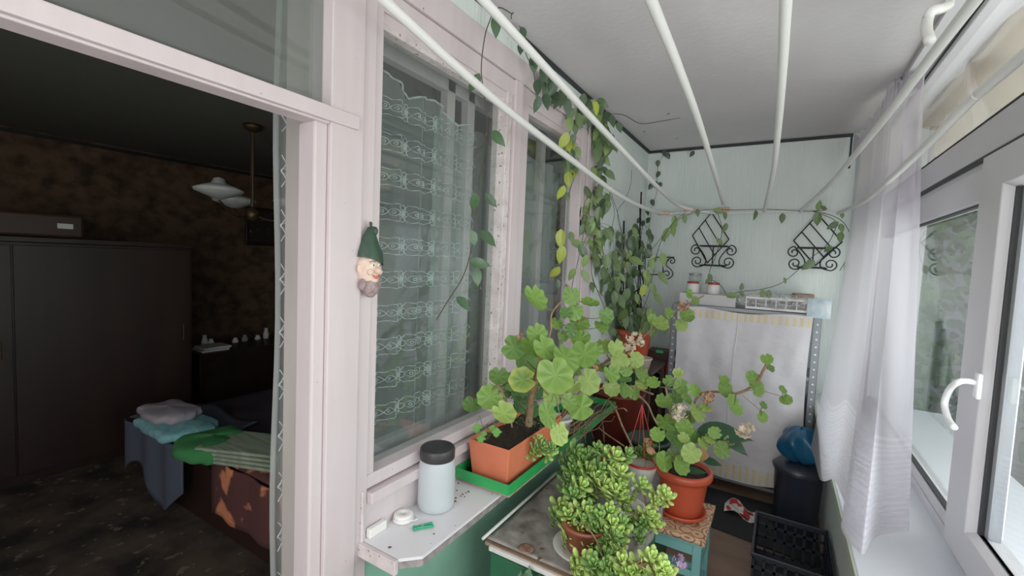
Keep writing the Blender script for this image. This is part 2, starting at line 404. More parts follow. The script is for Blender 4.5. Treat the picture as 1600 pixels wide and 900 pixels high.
w = MB(); w.box(.50, .75, YB, YE, 2.575, ZC); w.box(.50, .75, 3.72, YE, .715, 2.58); struct('wall_right_upper', w, 'pvc')
# dark strip where ceiling meets the walls
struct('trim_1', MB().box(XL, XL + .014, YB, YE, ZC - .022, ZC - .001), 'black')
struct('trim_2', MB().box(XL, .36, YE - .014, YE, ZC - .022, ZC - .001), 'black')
struct('trim_3', MB().tube(cr([(.352, YE - .008, z) for z in (2.58, 2.5, 2.42, 2.36)]), .006), 'black')

# --- house window (old timber) on the left
win = thing('window_1', 'x', 'x', (XL, 1.8, .75)); del win['label']; del win['category']; win['kind'] = 'structure'
f = MB(); f.box(XL - .10, XL + .012, .775, .882, 0, 2.505); f.box(XL - .10, XL + .004, .885, .930, 0, 2.41); f.box(XL - .09, XL - .004, .93, .962, .93, 2.34)
f.build('window_post', 'white_old', win, bevel=.003)
f = MB(); f.box(XL - .08, XL + .006, -.9, 2.70, 2.405, 2.505); f.box(XL - .08, XL - .004, .932, 2.70, 2.335, 2.402)
f.box(XL - .08, XL - .014, .93, 2.6, 2.305, 2.337); f.build('window_head', 'white_old', win, bevel=.003)
f = MB(); f.box(XL - .09, XL + .010, 1.70, 1.765, .90, 2.402); f.box(XL - .08, XL + .002, 1.775, 1.835, .90, 2.402); f.build('window_mullion', 'white_old', win, bevel=.004)
f = MB(); f.box(XL - .08, XL - .004, 1.655, 1.697, .93, 2.34); f.box(XL - .075, XL - .016, .962, 1.66, 2.29, 2.31); f.build('window_sash', 'white_peel', win, bevel=.003)
f = MB(); f.box(XL - .08, XL + .010, 2.46, 2.53, .90, 2.402); f.box(XL - .09, XL + .016, 2.54, 2.705, .735, 2.46); f.build('window_end_post', 'white_old', win, bevel=.004)
f = MB(); f.box(XL - .09, XL + .002, .93, 2.55, .895, .938); f.box(XL - .09, XL + .026, .93, 2.55, .852, .888); f.box(XL - .09, XL - .002, .93, 2.55, .74, .852); f.build('window_bottom_rail', 'white_old', win, bevel=.004)
for a, b in ((.95, 1.67), (1.825, 2.47)):
    MB().add and None
    g = MB(); g.box(XL - .052, XL - .048, a, b, .93, 2.33); g.build('glass_pane', 'oldglass', win)
# inner sashes of the double window seen through the glass
f = MB()
for y in (1.46, 1.60, 2.30): f.box(XLI - .06, XLI - .02, y, y + .05, .92, 2.38)
f.box(XLI - .06, XLI - .02, .93, 2.6, 2.30, 2.38); f.box(XLI - .06, XLI - .02, .93, 2.6, .86, .93)
f.build('inner_sash', 'white_old', win, bevel=.003)

# --- door to the dark room
dr = thing('door_1', 'x', 'x', (XL, 0, 0)); del dr['label']; del dr['category']; dr['kind'] = 'structure'
f = MB(); f.box(XL - .05, XL + .022, -.9, .86, 1.960, 1.998); f.box(XL - .05, XL + .008, -.9, .775, 1.955, 1.964); f.build('transom_bar', 'white_old', dr, bevel=.003)
f = MB(); f.box(XL - .07, XL - .0, .735, .775, 0, 1.958); f.box(XL - .10, XL, -.95, -.9, 0, 2.505); f.build('door_frame', 'white_old', dr, bevel=.006)
f = MB(); f.box(XL - .06, XL - .002, .790, .838, 2.0, 2.41); f.box(XL - .06, XL - .002, -.9, .84, 2.385, 2.41); f.build('fanlight_sash', 'white_old', dr, bevel=.003)
f = MB(); f.box(XL - .03, XL - .026, -.9, .80, 2.0, 2.39); f.build('fanlight_pane', 'fanlight', dr)
struct('wall_door_reveal', MB().box(XLI - .02, XL - .07, .765, .93, 0, 2.6), 'reveal')

# --- the room behind
RX = -5.9
struct('wall_room_far', MB().box(RX - .1, RX, -2.6, 5.2, 0, ZC), 'wallpaper')
struct('wall_room_left', MB().box(RX, XLI, -2.7, -2.6, 0, ZC), 'wallpaper')
struct('wall_room_right', MB().box(RX, XLI, 5.2, 5.3, 0, ZC), 'wallpaper')
w = MB(); w.box(XLI - .001, XLI + .02, -2.6, -.9, 0, ZC); w.box(XLI - .02, XLI, 2.66, 5.2, 0, ZC); w.box(XLI - .02, XLI, .93, 2.66, 0, .86); w.box(XLI - .02, XLI, -.9, 2.66, 2.42, ZC)
struct('wall_room_window', w, 'wallpaper')
struct('ceiling_room', MB().box(RX - .1, XLI + .02, -2.7, 5.3, ZC, ZC + .12), 'roomceil')
struct('floor_room', MB().box(RX - .1, XLI + .15, -2.7, 5.3, -.1, 0), 'carpet')
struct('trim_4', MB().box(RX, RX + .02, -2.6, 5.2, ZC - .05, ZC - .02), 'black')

# --- modern window on the right
XF = .525
pw = thing('window_2', 'x', 'x', (XF, 1.5, .75)); del pw['label']; del pw['category']; pw['kind'] = 'structure'
f = MB()
f.box(XF, XF + .07, YB, 3.72, .745, .785); f.box(XF, XF + .07, YB, 3.72, 2.014, 2.125); f.box(XF + .008, XF + .07, YB, 3.72, 1.975, 2.02); f.box(XF, XF + .07, YB, 3.72, 2.545, 2.58)
f.box(XF, XF + .07, 3.68, 3.72, .745, 2.58); f.box(XF + .005, XF + .07, 1.80, 1.975, .785, 2.03); f.box(XF + .005, XF + .07, -.2, -.1, .785, 2.58)
f.box(XF, XF + .07, YB, YB + .05, .745, 2.58)
f.build('outer_frame', 'pvc', pw, bevel=.004)
f = MB(); f.box(XF + .006, XF + .06, 1.965, 1.985, .80, 1.90); f.box(XF + .006, XF + .06, 1.985, 3.68, 1.868, 1.985); f.box(XF + .004, XF + .06, 1.985, 3.68, .785, .825); f.build('glazing_bead', 'pvc', pw, bevel=.006)
f = MB(); f.box(XF - .003, XF + .01, YB, 3.68, 1.998, 2.012); f.box(XF + .012, XF + .03, 1.985, 3.68, 1.860, 1.868); f.box(XF + .012, XF + .03, 1.985, 3.68, .825, .832)
f.box(XF - .002, XF + .01, YB, 3.68, 2.125, 2.129); f.box(XF - .004, XF + .01, YB, 3.68, 2.566, 2.578); f.build('gasket', 'gasket', pw)
g = MB(); g.box(XF + .035, XF + .039, 1.98, 3.68, .80, 1.88); g.build('fixed_pane', 'glass', pw)
g = MB(); g.box(XF + .035, XF + .039, YB + .02, 3.70, 2.11, 2.56); g.build('upper_pane', 'glass', pw)
# opening sash
sx0, sx1 = XF - .022, XF + .05
f = MB()
ya, yb, yc, yd = -.10, 0.06, 1.745, 1.925
for (p, q) in (((ya, yb), None),): pass
def sash(fm, y0, y1, z0, z1, wd, x0, x1):
    o = [(y0, z0), (y1, z0), (y1, z1), (y0, z1)]; i = [(y0 + wd, z0 + wd * .6), (y1 - wd, z0 + wd * .6), (y1 - wd, z1 - wd * .62), (y0 + wd, z1 - wd * .62)]
    i2 = [(a + (.016 if k in (0, 3) else -.016), b + (.014 if k < 2 else -.014)) for k, (a, b) in enumerate(i)]
    for k in range(4):
        j = (k + 1) % 4
        fm.add([(x0, *o[k]), (x0, *o[j]), (x0, *i[j]), (x0, *i[k]), (x1, *o[k]), (x1, *o[j]), (x1, *i2[j]), (x1, *i2[k]), (x0 + .022, *i2[j]), (x0 + .022, *i2[k])],
               [(0, 1, 2, 3), (3, 2, 8, 9), (9, 8, 6, 7), (7, 6, 5, 4), (4, 5, 1, 0)])
sash(f, -.12, 1.930, .790, 1.992, .165, sx0, sx1)
sa = f.build('opening_sash', 'pvc', pw, bevel=.003)
f = MB(); zz0, zz1 = .790 + .099 + .012, 1.992 - .102 - .012
f.box(sx0 + .022, sx0 + .034, 1.738, 1.750, zz0, zz1); f.box(sx0 + .022, sx0 + .034, .06, 1.75, zz1 - .002, zz1 + .006); f.box(sx0 + .022, sx0 + .034, .06, 1.75, zz0 - .006, zz0 + .002); f.build('sash_gasket', 'gasket', sa)
f = MB(); f.box(sx0 + .034, sx0 + .060, 1.715, 1.738, zz0, zz1); f.build('spacer_bar', 'metalgrey', sa)
g = MB(); g.box(sx0 + .028, sx0 + .032, .05, 1.745, zz0 - .005, zz1 + .005); g.build('sash_pane', 'glass', sa)
f = MB(); hb = P(1528, 603, 'x', sx0 - .006)
f.box(sx0 - .012, sx0, hb.y - .016, hb.y + .016, hb.z - .037, hb.z + .037)
hp = f.build('handle_plate', 'handlew', sa, bevel=.005)
hx = sx0 - .055
pts = [(sx0 - .01, hb.y, hb.z + .008), (sx0 - .03, hb.y, hb.z + .010), P(1497, 597, 'x', hx), P(1484, 608, 'x', hx - .004), P(1476, 630, 'x', hx - .004), P(1481, 653, 'x', hx - .004), P(1491, 668, 'x', hx)]
MB().tube(cr(pts, 6), .0085, 10, flat=1.1).build('lever_handle', 'handlew', hp, smooth=True)
# second sash lies behind the camera
f = MB(); sash(f, -1.50, -.15, .790, 1.992, .10, sx0, sx1); f.build('rear_sash', 'pvc', pw, bevel=.003)
g = MB(); g.box(sx0 + .028, sx0 + .032, -1.45, -.2, .85, 1.95); g.build('rear_pane', 'glass', pw)
s_ = MB(); s_.box(.25, XF + .01, YB, 3.93, .722, .748)
struct('window_sill', s_, 'sill', bevel=.003)
struct('trim_5', MB().box(.243, .252, YB, 3.93, .718, .746), mat('pale_green_edge', (176, 186, 168), .6))
struct('outer_sill', MB().box(XF + .07, .95, YB, 3.9, .72, .742), 'sill')
struct('curtain_rail', MB().box(.44, .475, 1.6, 3.92, 2.572, 2.598), 'pvc')

# ================================================================ OUTSIDE
struct('ground_outside', MB().box(.9, 60, -40, 60, -3.2, -3.0), 'ground')
b = MB(); b.box(1.0, 6.0, 10.5, 12, -3, 4.6); tag(b.build('garden_wall', 'grey_concrete'), 'tall grey building wall beyond the fixed window pane', 'building')
hs = thing('neighbouring_house', 'pale yellow rendered house across the yard outside the right window', 'house', (9, 6, -3))
MB().box(7.5, 11, 3.5, 9.5, -3, 3.6).build('house_wall', 'yellow_wall', hs)
MB().hexa([(7.2, 3.2, 3.6), (11.3, 3.2, 3.6), (11.3, 9.8, 3.6), (7.2, 9.8, 3.6), (9.2, 3.4, 5), (9.4, 3.4, 5), (9.4, 9.6, 5), (9.2, 9.6, 5)]).build('roof', 'maroon', hs)
aw = MB(); aw.grid(lambda u, v: V((.64 + 1.0 * u, YB + 5.9 * v, 2.565 - .36 * u + .015 * math.sin(v * 60))), 6, 90)
tag(aw.build('window_awning', 'awning', smooth=True), 'beige sunlit awning outside the upper window panes', 'awning')
def tree(x, y, z0, h, r, label, n=1500, seed=1):
    rd = random.Random(seed); t = thing('garden_tree', label, 'tree', (x, y, z0), 'trees outside the window')
    MB().tube(cr([(x, y, z0), (x + .1, y, z0 + h * .4), (x, y + .1, z0 + h * .8)]), [.14 - .006 * i for i in range(13)], 8).build('trunk', 'stem', t, smooth=True)
    m = MB()
    for i in range(n):
        d = V((rd.gauss(0, 1), rd.gauss(0, 1), rd.gauss(0, 1))).normalized() * r * rd.uniform(.45, 1) ** .6
        c = V((x, y, z0 + h * .72)) + V((d.x, d.y, d.z * 1.2)); g = rd.uniform(.5, 1.3)
        m.ovate(c, V((rd.gauss(0, 1), rd.gauss(0, 1), rd.gauss(0, 1) + .5)), V((rd.gauss(0, 1), rd.gauss(0, 1), rd.gauss(0, 1) - .4)), rd.uniform(.12, .22), rd.uniform(.06, .1), (.07 * g, .12 * g, .04 * g))
    m.build('crown', 'tree', t)
tree(1.9, 6.6, -3, 6.2, 1.25, 'leafy green tree outside the fixed window pane', 1300, 3)
tree(4.6, 8.6, -3, 5.6, 1.2, 'broad green tree in front of the yellow house outside', 1200, 5)
tree(4.2, 4.9, -3, 3.4, 1.0, 'low green tree below the window outside', 900, 9)
tree(2.2, 3.4, -3, 3.0, .9, 'low dark bush near the balcony outside', 900, 13)

# ================================================================ CURTAINS
def lace_x(y, z): return -1.175 - .0 + .010 * math.sin(y * 62) + .006 * math.sin(y * 141 + z * 2)
lc = thing('lace_curtain', 'white lace net curtain with rows of embroidered flowers behind the left pane', 'curtain', (-1.18, 1.25, .9))
m = MB()
def topz(y): return 2.20 + .045 * abs(math.sin((y - .93) * 12)) - .10 * (y - .93)
m.grid(lambda u, v: V((lace_x(.94 + .62 * u, 0), .94 + .62 * u, lerp(.90, topz(.94 + .62 * u), v))), 120, 20)
m.mi = 1
def rib(pts, w=.0016, yoff=0):
    pts = [V((lace_x(y, z) + .004, y, z)) for y, z in pts]
    m.tube(pts, w, 4, cap=False)
nb = 0
for k in range(11):
    z0 = 2.12 - k * .1175
    if z0 < .95: break
    for q in range(4):
        yc0 = 1.035 + q * .145
        if yc0 > 1.53: continue
        for s4 in range(4):
            a0 = s4 * pi / 2; L = .030
            rib([(yc0 + (math.cos(a0) * L * (1 - math.cos(t)) / 2 * 1.0 - math.sin(a0) * .010 * math.sin(t)), z0 + (math.sin(a0) * L * (1 - math.cos(t)) / 2 + math.cos(a0) * .010 * math.sin(t))) for t in [2 * pi * i / 12 for i in range(13)]])
        rib([(yc0 + .009 * math.cos(t), z0 + .009 * math.sin(t)) for t in [2 * pi * i / 8 for i in range(9)]], .0024)
        for sg in (-1, 1):
            rib([(yc0 + .145 * i / 16, z0 + sg * (.012 + .020 * math.sin(pi * i / 16) + .006 * math.sin(3 * pi * i / 16))) for i in range(17)])
            rib([(yc0 + .03 + .085 * i / 12, z0 + sg * .012 * math.sin(2 * pi * i / 12)) for i in range(13)])
        for dy in (.052, .093): rib([(yc0 + dy + .005 * math.cos(t), z0 + .005 * math.sin(t)) for t in [2 * pi * i / 6 for i in range(7)]], .002)
rib([(.94 + .62 * i / 60, topz(.94 + .62 * i / 60)) for i in range(61)], .004)
m.build('net', ['lace', 'lacethread'], lc, smooth=True)
nc = MB()
nc.grid(lambda u, v: V((-1.235 + .012 * math.sin(u * 70), 1.40 + 1.15 * u, lerp(.88, 2.18 + .02 * math.sin(u * 30), v))), 110, 10)
tag(nc.build('net_curtain', 'lace2', smooth=True), 'plain grey net curtain hanging in folds behind the second left pane', 'curtain')
dc = thing('door_curtain', 'gathered white lace curtain hanging at the dark doorway edge', 'curtain', (-1.27, .80, .1))
m = MB(); m.grid(lambda u, v: V((-1.262 + .012 * math.sin(u * 26), .757 + .15 * u + .006 * math.sin(v * 14), lerp(.05, 2.52, v))), 44, 20); m.mi = 1
def rib2(pts): m.tube([V((-1.24, y, z)) for y, z in pts], .0018, 4, cap=False)
for k in range(13):
    z0 = 2.0 - k * .155
    for sg in (-1, 1):
        rib2([(.765 + .060 * i / 10, z0 + sg * .03 * math.sin(pi * i / 10)) for i in range(11)])
        rib2([(.765 + .060 * i / 10, z0 + sg * (.045 - .03 * math.sin(pi * i / 10))) for i in range(11)])
    for s4 in range(4):
        a0 = s4 * pi / 2
        rib2([(.785 + math.cos(a0) * .011 * (1 - math.cos(t)) - math.sin(a0) * .007 * math.sin(t), z0 + math.sin(a0) * .016 * (1 - math.cos(t)) + math.cos(a0) * .007 * math.sin(t)) for t in [2 * pi * i / 8 for i in range(9)]])
m.build('net', ['lace2', 'lacethread'], dc, smooth=True)

# sheer on the right: top line, bottom line, lofted with folds
top = [(.375, 3.86, 2.55), (.385, 3.6, 2.50), (.395, 3.35, 2.52), (.41, 3.15, 2.52), (.43, 3.0, 2.585), (.45, 2.88, 2.585), (.475, 2.80, 2.58), (.50, 2.74, 2.585)]
bot = [P(1267, 698, 'x', .215), P(1282, 748, 'x', .212), P(1303, 750, 'x', .222), P(1323, 796, 'x', .236), P(1316, 826, 'x', .218), P(1347, 866, 'x', .236), P(1374, 836, 'z', .775), P(1422, 830, 'z', .775)]
TT = cr(top, 12); BB = cr(bot, 12)
def sheer(u, v):
    x = u * (len(TT) - 1); i = min(int(x), len(TT) - 2); f_ = x - i
    a = TT[i].lerp(TT[i + 1], f_); b_ = BB[i].lerp(BB[i + 1], f_)
    # hangs straight for most of its length, flares over the sill
    w_ = v ** 1.25; p = a.lerp(b_, v); e_ = lerp(1.7, 1.0, u); p.x = lerp(a.x, b_.x, v ** e_); p.y = lerp(a.y, b_.y, v ** lerp(1.15, 1.0, u))
    amp = .011 + .012 * v * (1 - v)
    p.x += amp * math.sin(u * 30 + math.sin(v * 3) * .8) * (1 - .75 * v); p.y += .012 * v * (1 - v) * math.sin(u * 25 + 1)
    if p.y < 3.9 and p.z < .76 and p.x > .236: p.x = .236
    return p
def shc(u, v):
    hem = v > .845
    st = (math.sin((v - .845) / .155 * 2 * pi * 17) > .1) if hem else 0
    return (1.0 if st else (0.15 if hem else 0), 0, 0, 1)
m = MB(); m.grid(sheer, 150, 260, shc)
sc_ = thing('sheer_curtain', 'long white sheer curtain with ribbed hem falling over the right window sill', 'curtain', (.4, 3, .6))
m.build('fabric', 'sheer', sc_, smooth=True)
m = MB()
m.grid(lambda u, v: TT[min(int(u * 84), 84)].lerp(TT[min(int(u * 84) + 1, 84)], 0) + V((-.015 + .012 * math.sin(u * 160), 0, .0 - .11 * v + .03 * (1 - v) * math.sin(u * 50))), 84, 4)
m.build('gathered_heading', 'sheer', sc_, smooth=True)

# ================================================================ DRYING TUBES
TB = [
 [(560, -40, 2.17), (600, 0, 2.17), (700, 92, 2.17), (800, 178, 2.17), (900, 255, 2.17), (960, 300, 2.15), (1000, 322, 2.12), (1035, 333, 2.08), (1080, 332, 2.075)],
 [(700, -60, 2.18), (755, 0, 2.18), (850, 103, 2.18), (930, 190, 2.18), (985, 248, 2.17), (1025, 290, 2.15), (1055, 318, 2.11), (1080, 327, 2.085), (1110, 332, 2.075)],
 [(1000, -50, 2.18), (1017, 0, 2.18), (1058, 100, 2.18), (1090, 185, 2.17), (1112, 255, 2.14), (1130, 318, 2.08)],
 [(1231, -60, 2.18), (1228, 0, 2.18), (1223, 100, 2.18), (1216, 200, 2.17), (1207, 275, 2.12), (1194, 330, 2.07)],
 [(1580, -60, 2.18), (1522, 2, 2.18), (1450, 95, 2.18), (1390, 175, 2.17), (1335, 243, 2.15), (1292, 292, 2.12), (1250, 330, 2.07)],
 [(1680, 20, 2.15), (1600, 86, 2.15), (1520, 155, 2.15), (1450, 225, 2.14), (1385, 285, 2.12), (1345, 317, 2.09), (1310, 333, 2.07)]]
zf = {0: [2.17] * 5 + [2.155, 2.13, 2.08, 2.07], }
side = ['nearest the old house window', 'second from the house window', 'third from the house window', 'fourth from the house window', 'second from the curtain side', 'running lowest past the sheer curtain']
YF = 3.80
for i, tb in enumerate(TB):
    n = len(tb); pts = []
    for k, (x, y, z) in enumerate(tb):
        p = P(x, y, 'z', z)
        if i == 0 and k < 7: p = P(x, y, 'x', -.865)
        elif i == 1 and k < 6: p = P(x, y, 'x', -.68)
        elif i == 5 and k < 6: p = P(x, y, 'x', (.43, .42, .40, .37, .345, .335)[k])
        elif k == n - 1: p = P(x, y, 'y', YF)
        elif p.y > YF - .03: p = P(x, y, 'y', YF - .04)
        pts.append(p)
    if i in (0, 1):
        pts[-2] = P(tb[-2][0], tb[-2][1], 'y', YF - .01)
    # continue straight back over the camera
    d = (pts[1] - pts[2]).normalized(); pts = [pts[1] + d * 1.6] + pts[1:]
    o = MB().tube(cr(pts, 8), .0125 if i else .0135, 12).build('drying_tube', 'tube', smooth=True)
    tag(o, 'long white plastic clothes-drying tube under the ceiling, ' + side[i], 'tube', 'white drying tubes')
bar = thing('crossbar', 'thin white crossbar tied with tape holding the far tube ends', 'bar', P(1180, 330, 'y', YF + .01))
cb = [P(x, y, 'y', YF + .012) for x, y in ((1035, 335), (1080, 332), (1130, 333), (1195, 331), (1260, 329), (1322, 333))]
MB().tube(cr(cb, 4), .008, 8).build('bar_tube', 'tube', bar, smooth=True)
for x, y in ((1037, 333), (1078, 328), (1131, 327)):
    a = P(x - 9, y, 'y', YF); b_ = P(x + 9, y, 'y', YF); MB().tube([a, b_], .0165, 10).build('tape_wrap', 'tape', bar, smooth=True)
hk = MB(); hk.tube(cr([P(1482, 8, 'z', 2.40), P(1470, 14, 'z', 2.36), P(1455, 18, 'z', 2.35), P(1449, 32, 'z', 2.33), P(1448, 48, 'z', 2.28), P(1453, 64, 'z', 2.23)], 6), .013, 10)
hk.tube([P(1482, 8, 'z', 2.40), P(1487, -10, 'z', 2.598)], .012, 10)
tag(hk.build('ceiling_hook', 'tube', smooth=True), 'bent white plastic hook hanging from the ceiling beside the curtain rail', 'hook')
# supports behind the camera so that the tubes hang from something
f = MB(); f.tube([(-.95, -.55, 2.19), (.5, -.55, 2.19)], .012, 8)
for x in (-.8, .4): f.tube([(x, -.55, 2.19), (x, -.55, 2.6)], .008, 8)
tag(f.build('rear_support_bar', 'tube', smooth=True), 'white support bar hanging from ceiling above the viewer', 'bar')

# ================================================================ IRON HOLDERS
def spiral(c, r, turns, a0, sgn, fn, n=26):
    return [fn(c[0] + r * (1 - .78 * i / n) * math.cos(a0 + sgn * 2 * pi * turns * i / n), c[1] + r * (1 - .78 * i / n) * math.sin(a0 + sgn * 2 * pi * turns * i / n)) for i in range(n + 1)]
def holder(x0, x1, z0, z1, label, dia):
    y = YE - .012; yo = YE - .13
    t = thing('wall_pot_holder', label, 'pot holder', ((x0 + x1) / 2, YE, z0), 'iron pot holders on the end wall')
    r = .0048; W = x1 - x0; xc = (x0 + x1) / 2
    m = MB(); pts = [V((a, y, b)) for a, b in dia]
    for i in range(4): m.tube([pts[i], pts[(i + 1) % 4]], r, 6)
    for q in (.33, .66): m.tube([pts[0].lerp(pts[1], q), pts[3].lerp(pts[2], q)], r * .9, 6)
    m.build('diamond_back', 'iron', t)
    m = MB(); zt = z1
    for yy in (y, yo): m.tube([(x0 + W * .2, yy, zt), (x1 - W * .2, yy, zt)], r, 6)
    for xx in (x0 + W * .2, x1 - W * .2): m.tube([(xx, y, zt), (xx, yo, zt)], r, 6)
    m.tube([(x0 + W * .22, yo, z0 + .015), (x1 - W * .22, yo, z0 + .015)], r, 6); m.tube([(x0 + W * .22, y, z0 + .02), (x1 - W * .22, y, z0 + .02)], r, 6)
    m.tube([(xc, yo, zt), (xc, yo, z0 + .015)], r, 6); m.tube([(xc, y, z0 + .02), (xc, yo, z0 + .015)], r, 6)
    m.build('basket_rails', 'iron', t)
    for s in (-1, 1):
        m = MB(); fn = lambda a, b: V((xc + s * a, yo, b)); h = W * .5
        up = spiral((h * .74, zt - h * .22), h * .26, 1.35, pi / 2, -1, fn)
        lo = spiral((h * .66, z0 + h * .27), h * .27, 1.35, -pi / 2, 1, fn)
        mid = cr([fn(h * .70, zt + .0), fn(h * .48, zt - h * .18), fn(h * .44, zt - h * .45), fn(h * .62, (z0 + zt) / 2 - .0), fn(h * .80, z0 + h * .5)][:3] + [fn(h * .60, lerp(z0, zt, .42)), fn(h * .93, z0 + h * .42)], 6)
        m.tube(up, r, 6); m.tube(lo, r, 6)
        s1 = cr([up[0], fn(h * .52, zt - h * .06), fn(h * .47, zt - h * .3), fn(h * .62, lerp(z0, zt, .5)), fn(h * .88, z0 + h * .50), fn(h * .95, z0 + h * .26), lo[0]], 6) if False else cr([up[0], fn(h * .50, zt - h * .25), fn(h * .30, lerp(z0, zt, .40)), fn(h * .34, z0 + h * .12), lo[0]], 6)
        m.tube(s1, r, 6); m.build('scroll', 'iron', t)
    return t
def wx(px, py): p = P(px, py, 'y', YE - .012); return (p.x, p.z)
zt = P(1110, 382, 'y', YE - .13)
holder(P(1078, 400, 'y', YE - .13).x, P(1151, 400, 'y', YE - .13).x, P(1110, 418, 'y', YE - .13).z, P(1110, 384, 'y', YE - .13).z,
       'black wrought iron scroll pot holder with diamond back, above the glass jars', [wx(1112, 332), wx(1082, 368), wx(1105, 411), wx(1139, 374)])
holder(P(1229, 405, 'y', YE - .13).x, P(1313, 405, 'y', YE - .13).x, P(1268, 422, 'y', YE - .13).z, P(1268, 387, 'y', YE - .13).z,
       'black wrought iron scroll pot holder with diamond back, nearest the sheer curtain', [wx(1278, 335), wx(1240, 376), wx(1274, 415), wx(1316, 378)])
t = thing('wall_pot_holder', 'small black wrought iron bracket in the corner behind the potted climber', 'pot holder', P(1030, 420, 'y', YE), 'iron pot holders on the end wall')
ya = YE - .16
q = [P(1003, 402, 'y', YE - .03), P(1053, 402, 'y', YE - .03), P(1036, 402, 'y', ya), P(1036, 429, 'y', ya), P(1008, 429, 'y', ya), P(1008, 402, 'y', ya)]
m = MB(); m.tube([q[5], q[2]], .005, 6); m.tube([q[2], q[3]], .005, 6); m.tube([q[3], q[4]], .005, 6); m.tube([q[2], q[1]], .005, 6); m.tube([q[0], q[1]], .005, 6); m.tube([q[4], q[5]], .005, 6); m.build('basket_rails', 'iron', t)
m = MB(); fn = lambda a, b: P(1041 + a, 418 - b, 'y', ya + .05)
m.tube(spiral((9, 10), 6, 1.3, pi, -1, fn), .0045, 6); m.tube(cr([fn(3, 13), fn(0, 4), fn(8, -4), fn(10, -12), fn(3, -18)]) + spiral((1, -10), 7, 1.2, -pi / 2, -1, fn), .0045, 6); m.build('scroll', 'iron', t)

# ================================================================ LEDGE + THINGS ON IT
t = thing('ledge_shelf', 'white laminate ledge board with chipped grey edge below the house window', 'shelf', (-.95, 1.15, .70))
poly = [(-1.072, .915), (-.895, .915), (-.845, .965), (-.845, 1.43), (-1.072, 1.43)]
MB().prism(poly, .732, .742).build('ledge_top', mat('ledge_laminate', (222, 220, 224), .35, chips=(150, 130, 120), chipscale=60, chipth=.73), t)
MB().prism([(a + (.002 if a > -1 else 0), b) for a, b in poly], .712, .731).build('ledge_edge', mat('worn_grey_edge', (150, 144, 144), .7, (110, 96, 92), (30, 30, 30)), t)
f = MB(); f.box(-1.048, -1.038, .905, .913, .73, .90, rot=0); f.box(-1.05, -.89, .898, .913, .700, .742); f.build('end_strip', 'white_peel', t, bevel=.002)
f = MB(); f.box(-1.048, -1.028, .93, 1.0, .742, .772); f.build('white_block', 'whiteplastic', t, bevel=.004)
jb = P(681, 790, 'z', .744)
t = thing('plastic_jar', 'frosted white plastic jar with black screw lid on the ledge', 'jar', jb)
rj = .064; hj = .215
MB().lathe([(.0, 0), (rj * .90, 0), (rj * .97, .006), (rj, .02), (rj, .125), (rj * .98, .15), (rj * .92, .168), (rj * .86, .176), (rj * .86, hj - .03)], jb, 40).build('jar_body', 'jarplastic', t, smooth=True)
MB().lathe([(rj * .86, hj - .042), (rj * .93, hj - .040), (rj * .95, hj - .036), (rj * .95, hj - .008), (rj * .92, hj - .003), (rj * .87, hj), (rj * .80, hj - .002), (0, hj - .002)], jb, 40).build('jar_lid', 'lid', t, smooth=True)
c0 = P(630, 812, 'z', .744)
t = thing('tape_coil', 'small round white plastic coil case on the ledge beside the jar', 'coil', c0)
MB().lathe([(0, 0), (.031, 0), (.034, .003), (.034, .009), (.028, .011), (.031, .013), (.031, .021), (.027, .024), (.005, .024), (.004, .018), (0, .018)], c0, 28).build('case', 'whiteplastic', t, smooth=True)
MB().tube(cr([c0 + V((.0, .032, .006)), c0 + V((.026, .036, .006)), c0 + V((.042, .022, .006)), c0 + V((.032, .0, .006))], 5), .002, 6).build('loop', 'whiteplastic', t, smooth=True)
c1 = P(662, 822, 'z', .750)
t = thing('clothes_peg', 'green plastic clothes peg lying on the ledge', 'peg', c1)
rot = Matrix.Rotation(.95, 3, 'Z')
for s in (-1, 1):
    m = MB(); a = rot @ Matrix.Rotation(s * .10, 3, 'Z')
    m.box(c1.x - .030, c1.x + .032, c1.y - .003 + s * .0055, c1.y + .003 + s * .0055, c1.z - .005, c1.z + .004, rot=a, about=c1)
    e = c1 + a @ V((-.028, s * .007, -.001)); m.ell(e, (.008, .007, .006), seg=10, rings=6)
    m.build('peg_half', 'peg', t, bevel=.0015)
m = MB(); e = c1 + rot @ V((-.004, 0, 0)); m.tube([e - V((0, 0, .006)), e + V((0, 0, .005))], .006, 10); m.build('spring', 'silver', t)
deb = [(724, 742), (730, 751), (716, 755), (743, 752), (766, 765), (720, 775), (723, 772), (728, 770), (732, 768), (712, 778), (711, 783), (609, 855), (678, 834), (714, 766), (726, 776)]
for x, y in deb:
    c = P(x, y, 'z', .7435); m = MB(); r = random.uniform(.0022, .0045)
    m.ell(c, (r * 1.5, r, r * .5), rot=Matrix.Rotation(random.uniform(0, 3), 3, 'Z'), seg=7, rings=4)
    tag(m.build('dry_leaf_crumb', 'seed'), 'tiny brown crumb of dried plant debris on the white ledge', 'debris', 'debris crumbs on the ledge')
# board + green tray
tag(MB().box(-1.05, -.805, 1.385, 2.66, .742, .756).build('tray_board', 'wood', bevel=.002), 'raw wooden board under the green plant tray', 'board')
# shallow board lies just over ledge end
t = thing('plant_tray', 'long shallow green metal tray holding the window sill pots', 'tray', (-.92, 2, .757))
TX0, TX1, TY0, TY1 = -1.045, -.802, 1.375, 2.60
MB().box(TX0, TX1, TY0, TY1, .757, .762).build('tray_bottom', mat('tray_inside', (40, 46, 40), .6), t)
f = MB(); f.box(TX0, TX1, TY0 - .004, TY0, .757, .797); f.box(TX0, TX1, TY1, TY1 + .004, .757, .797); f.box(TX1, TX1 + .004, TY0, TY1, .757, .797); f.box(TX0 - .003, TX0, TY0, TY1, .757, .797); f.build('tray_rim', 'greentray', t)

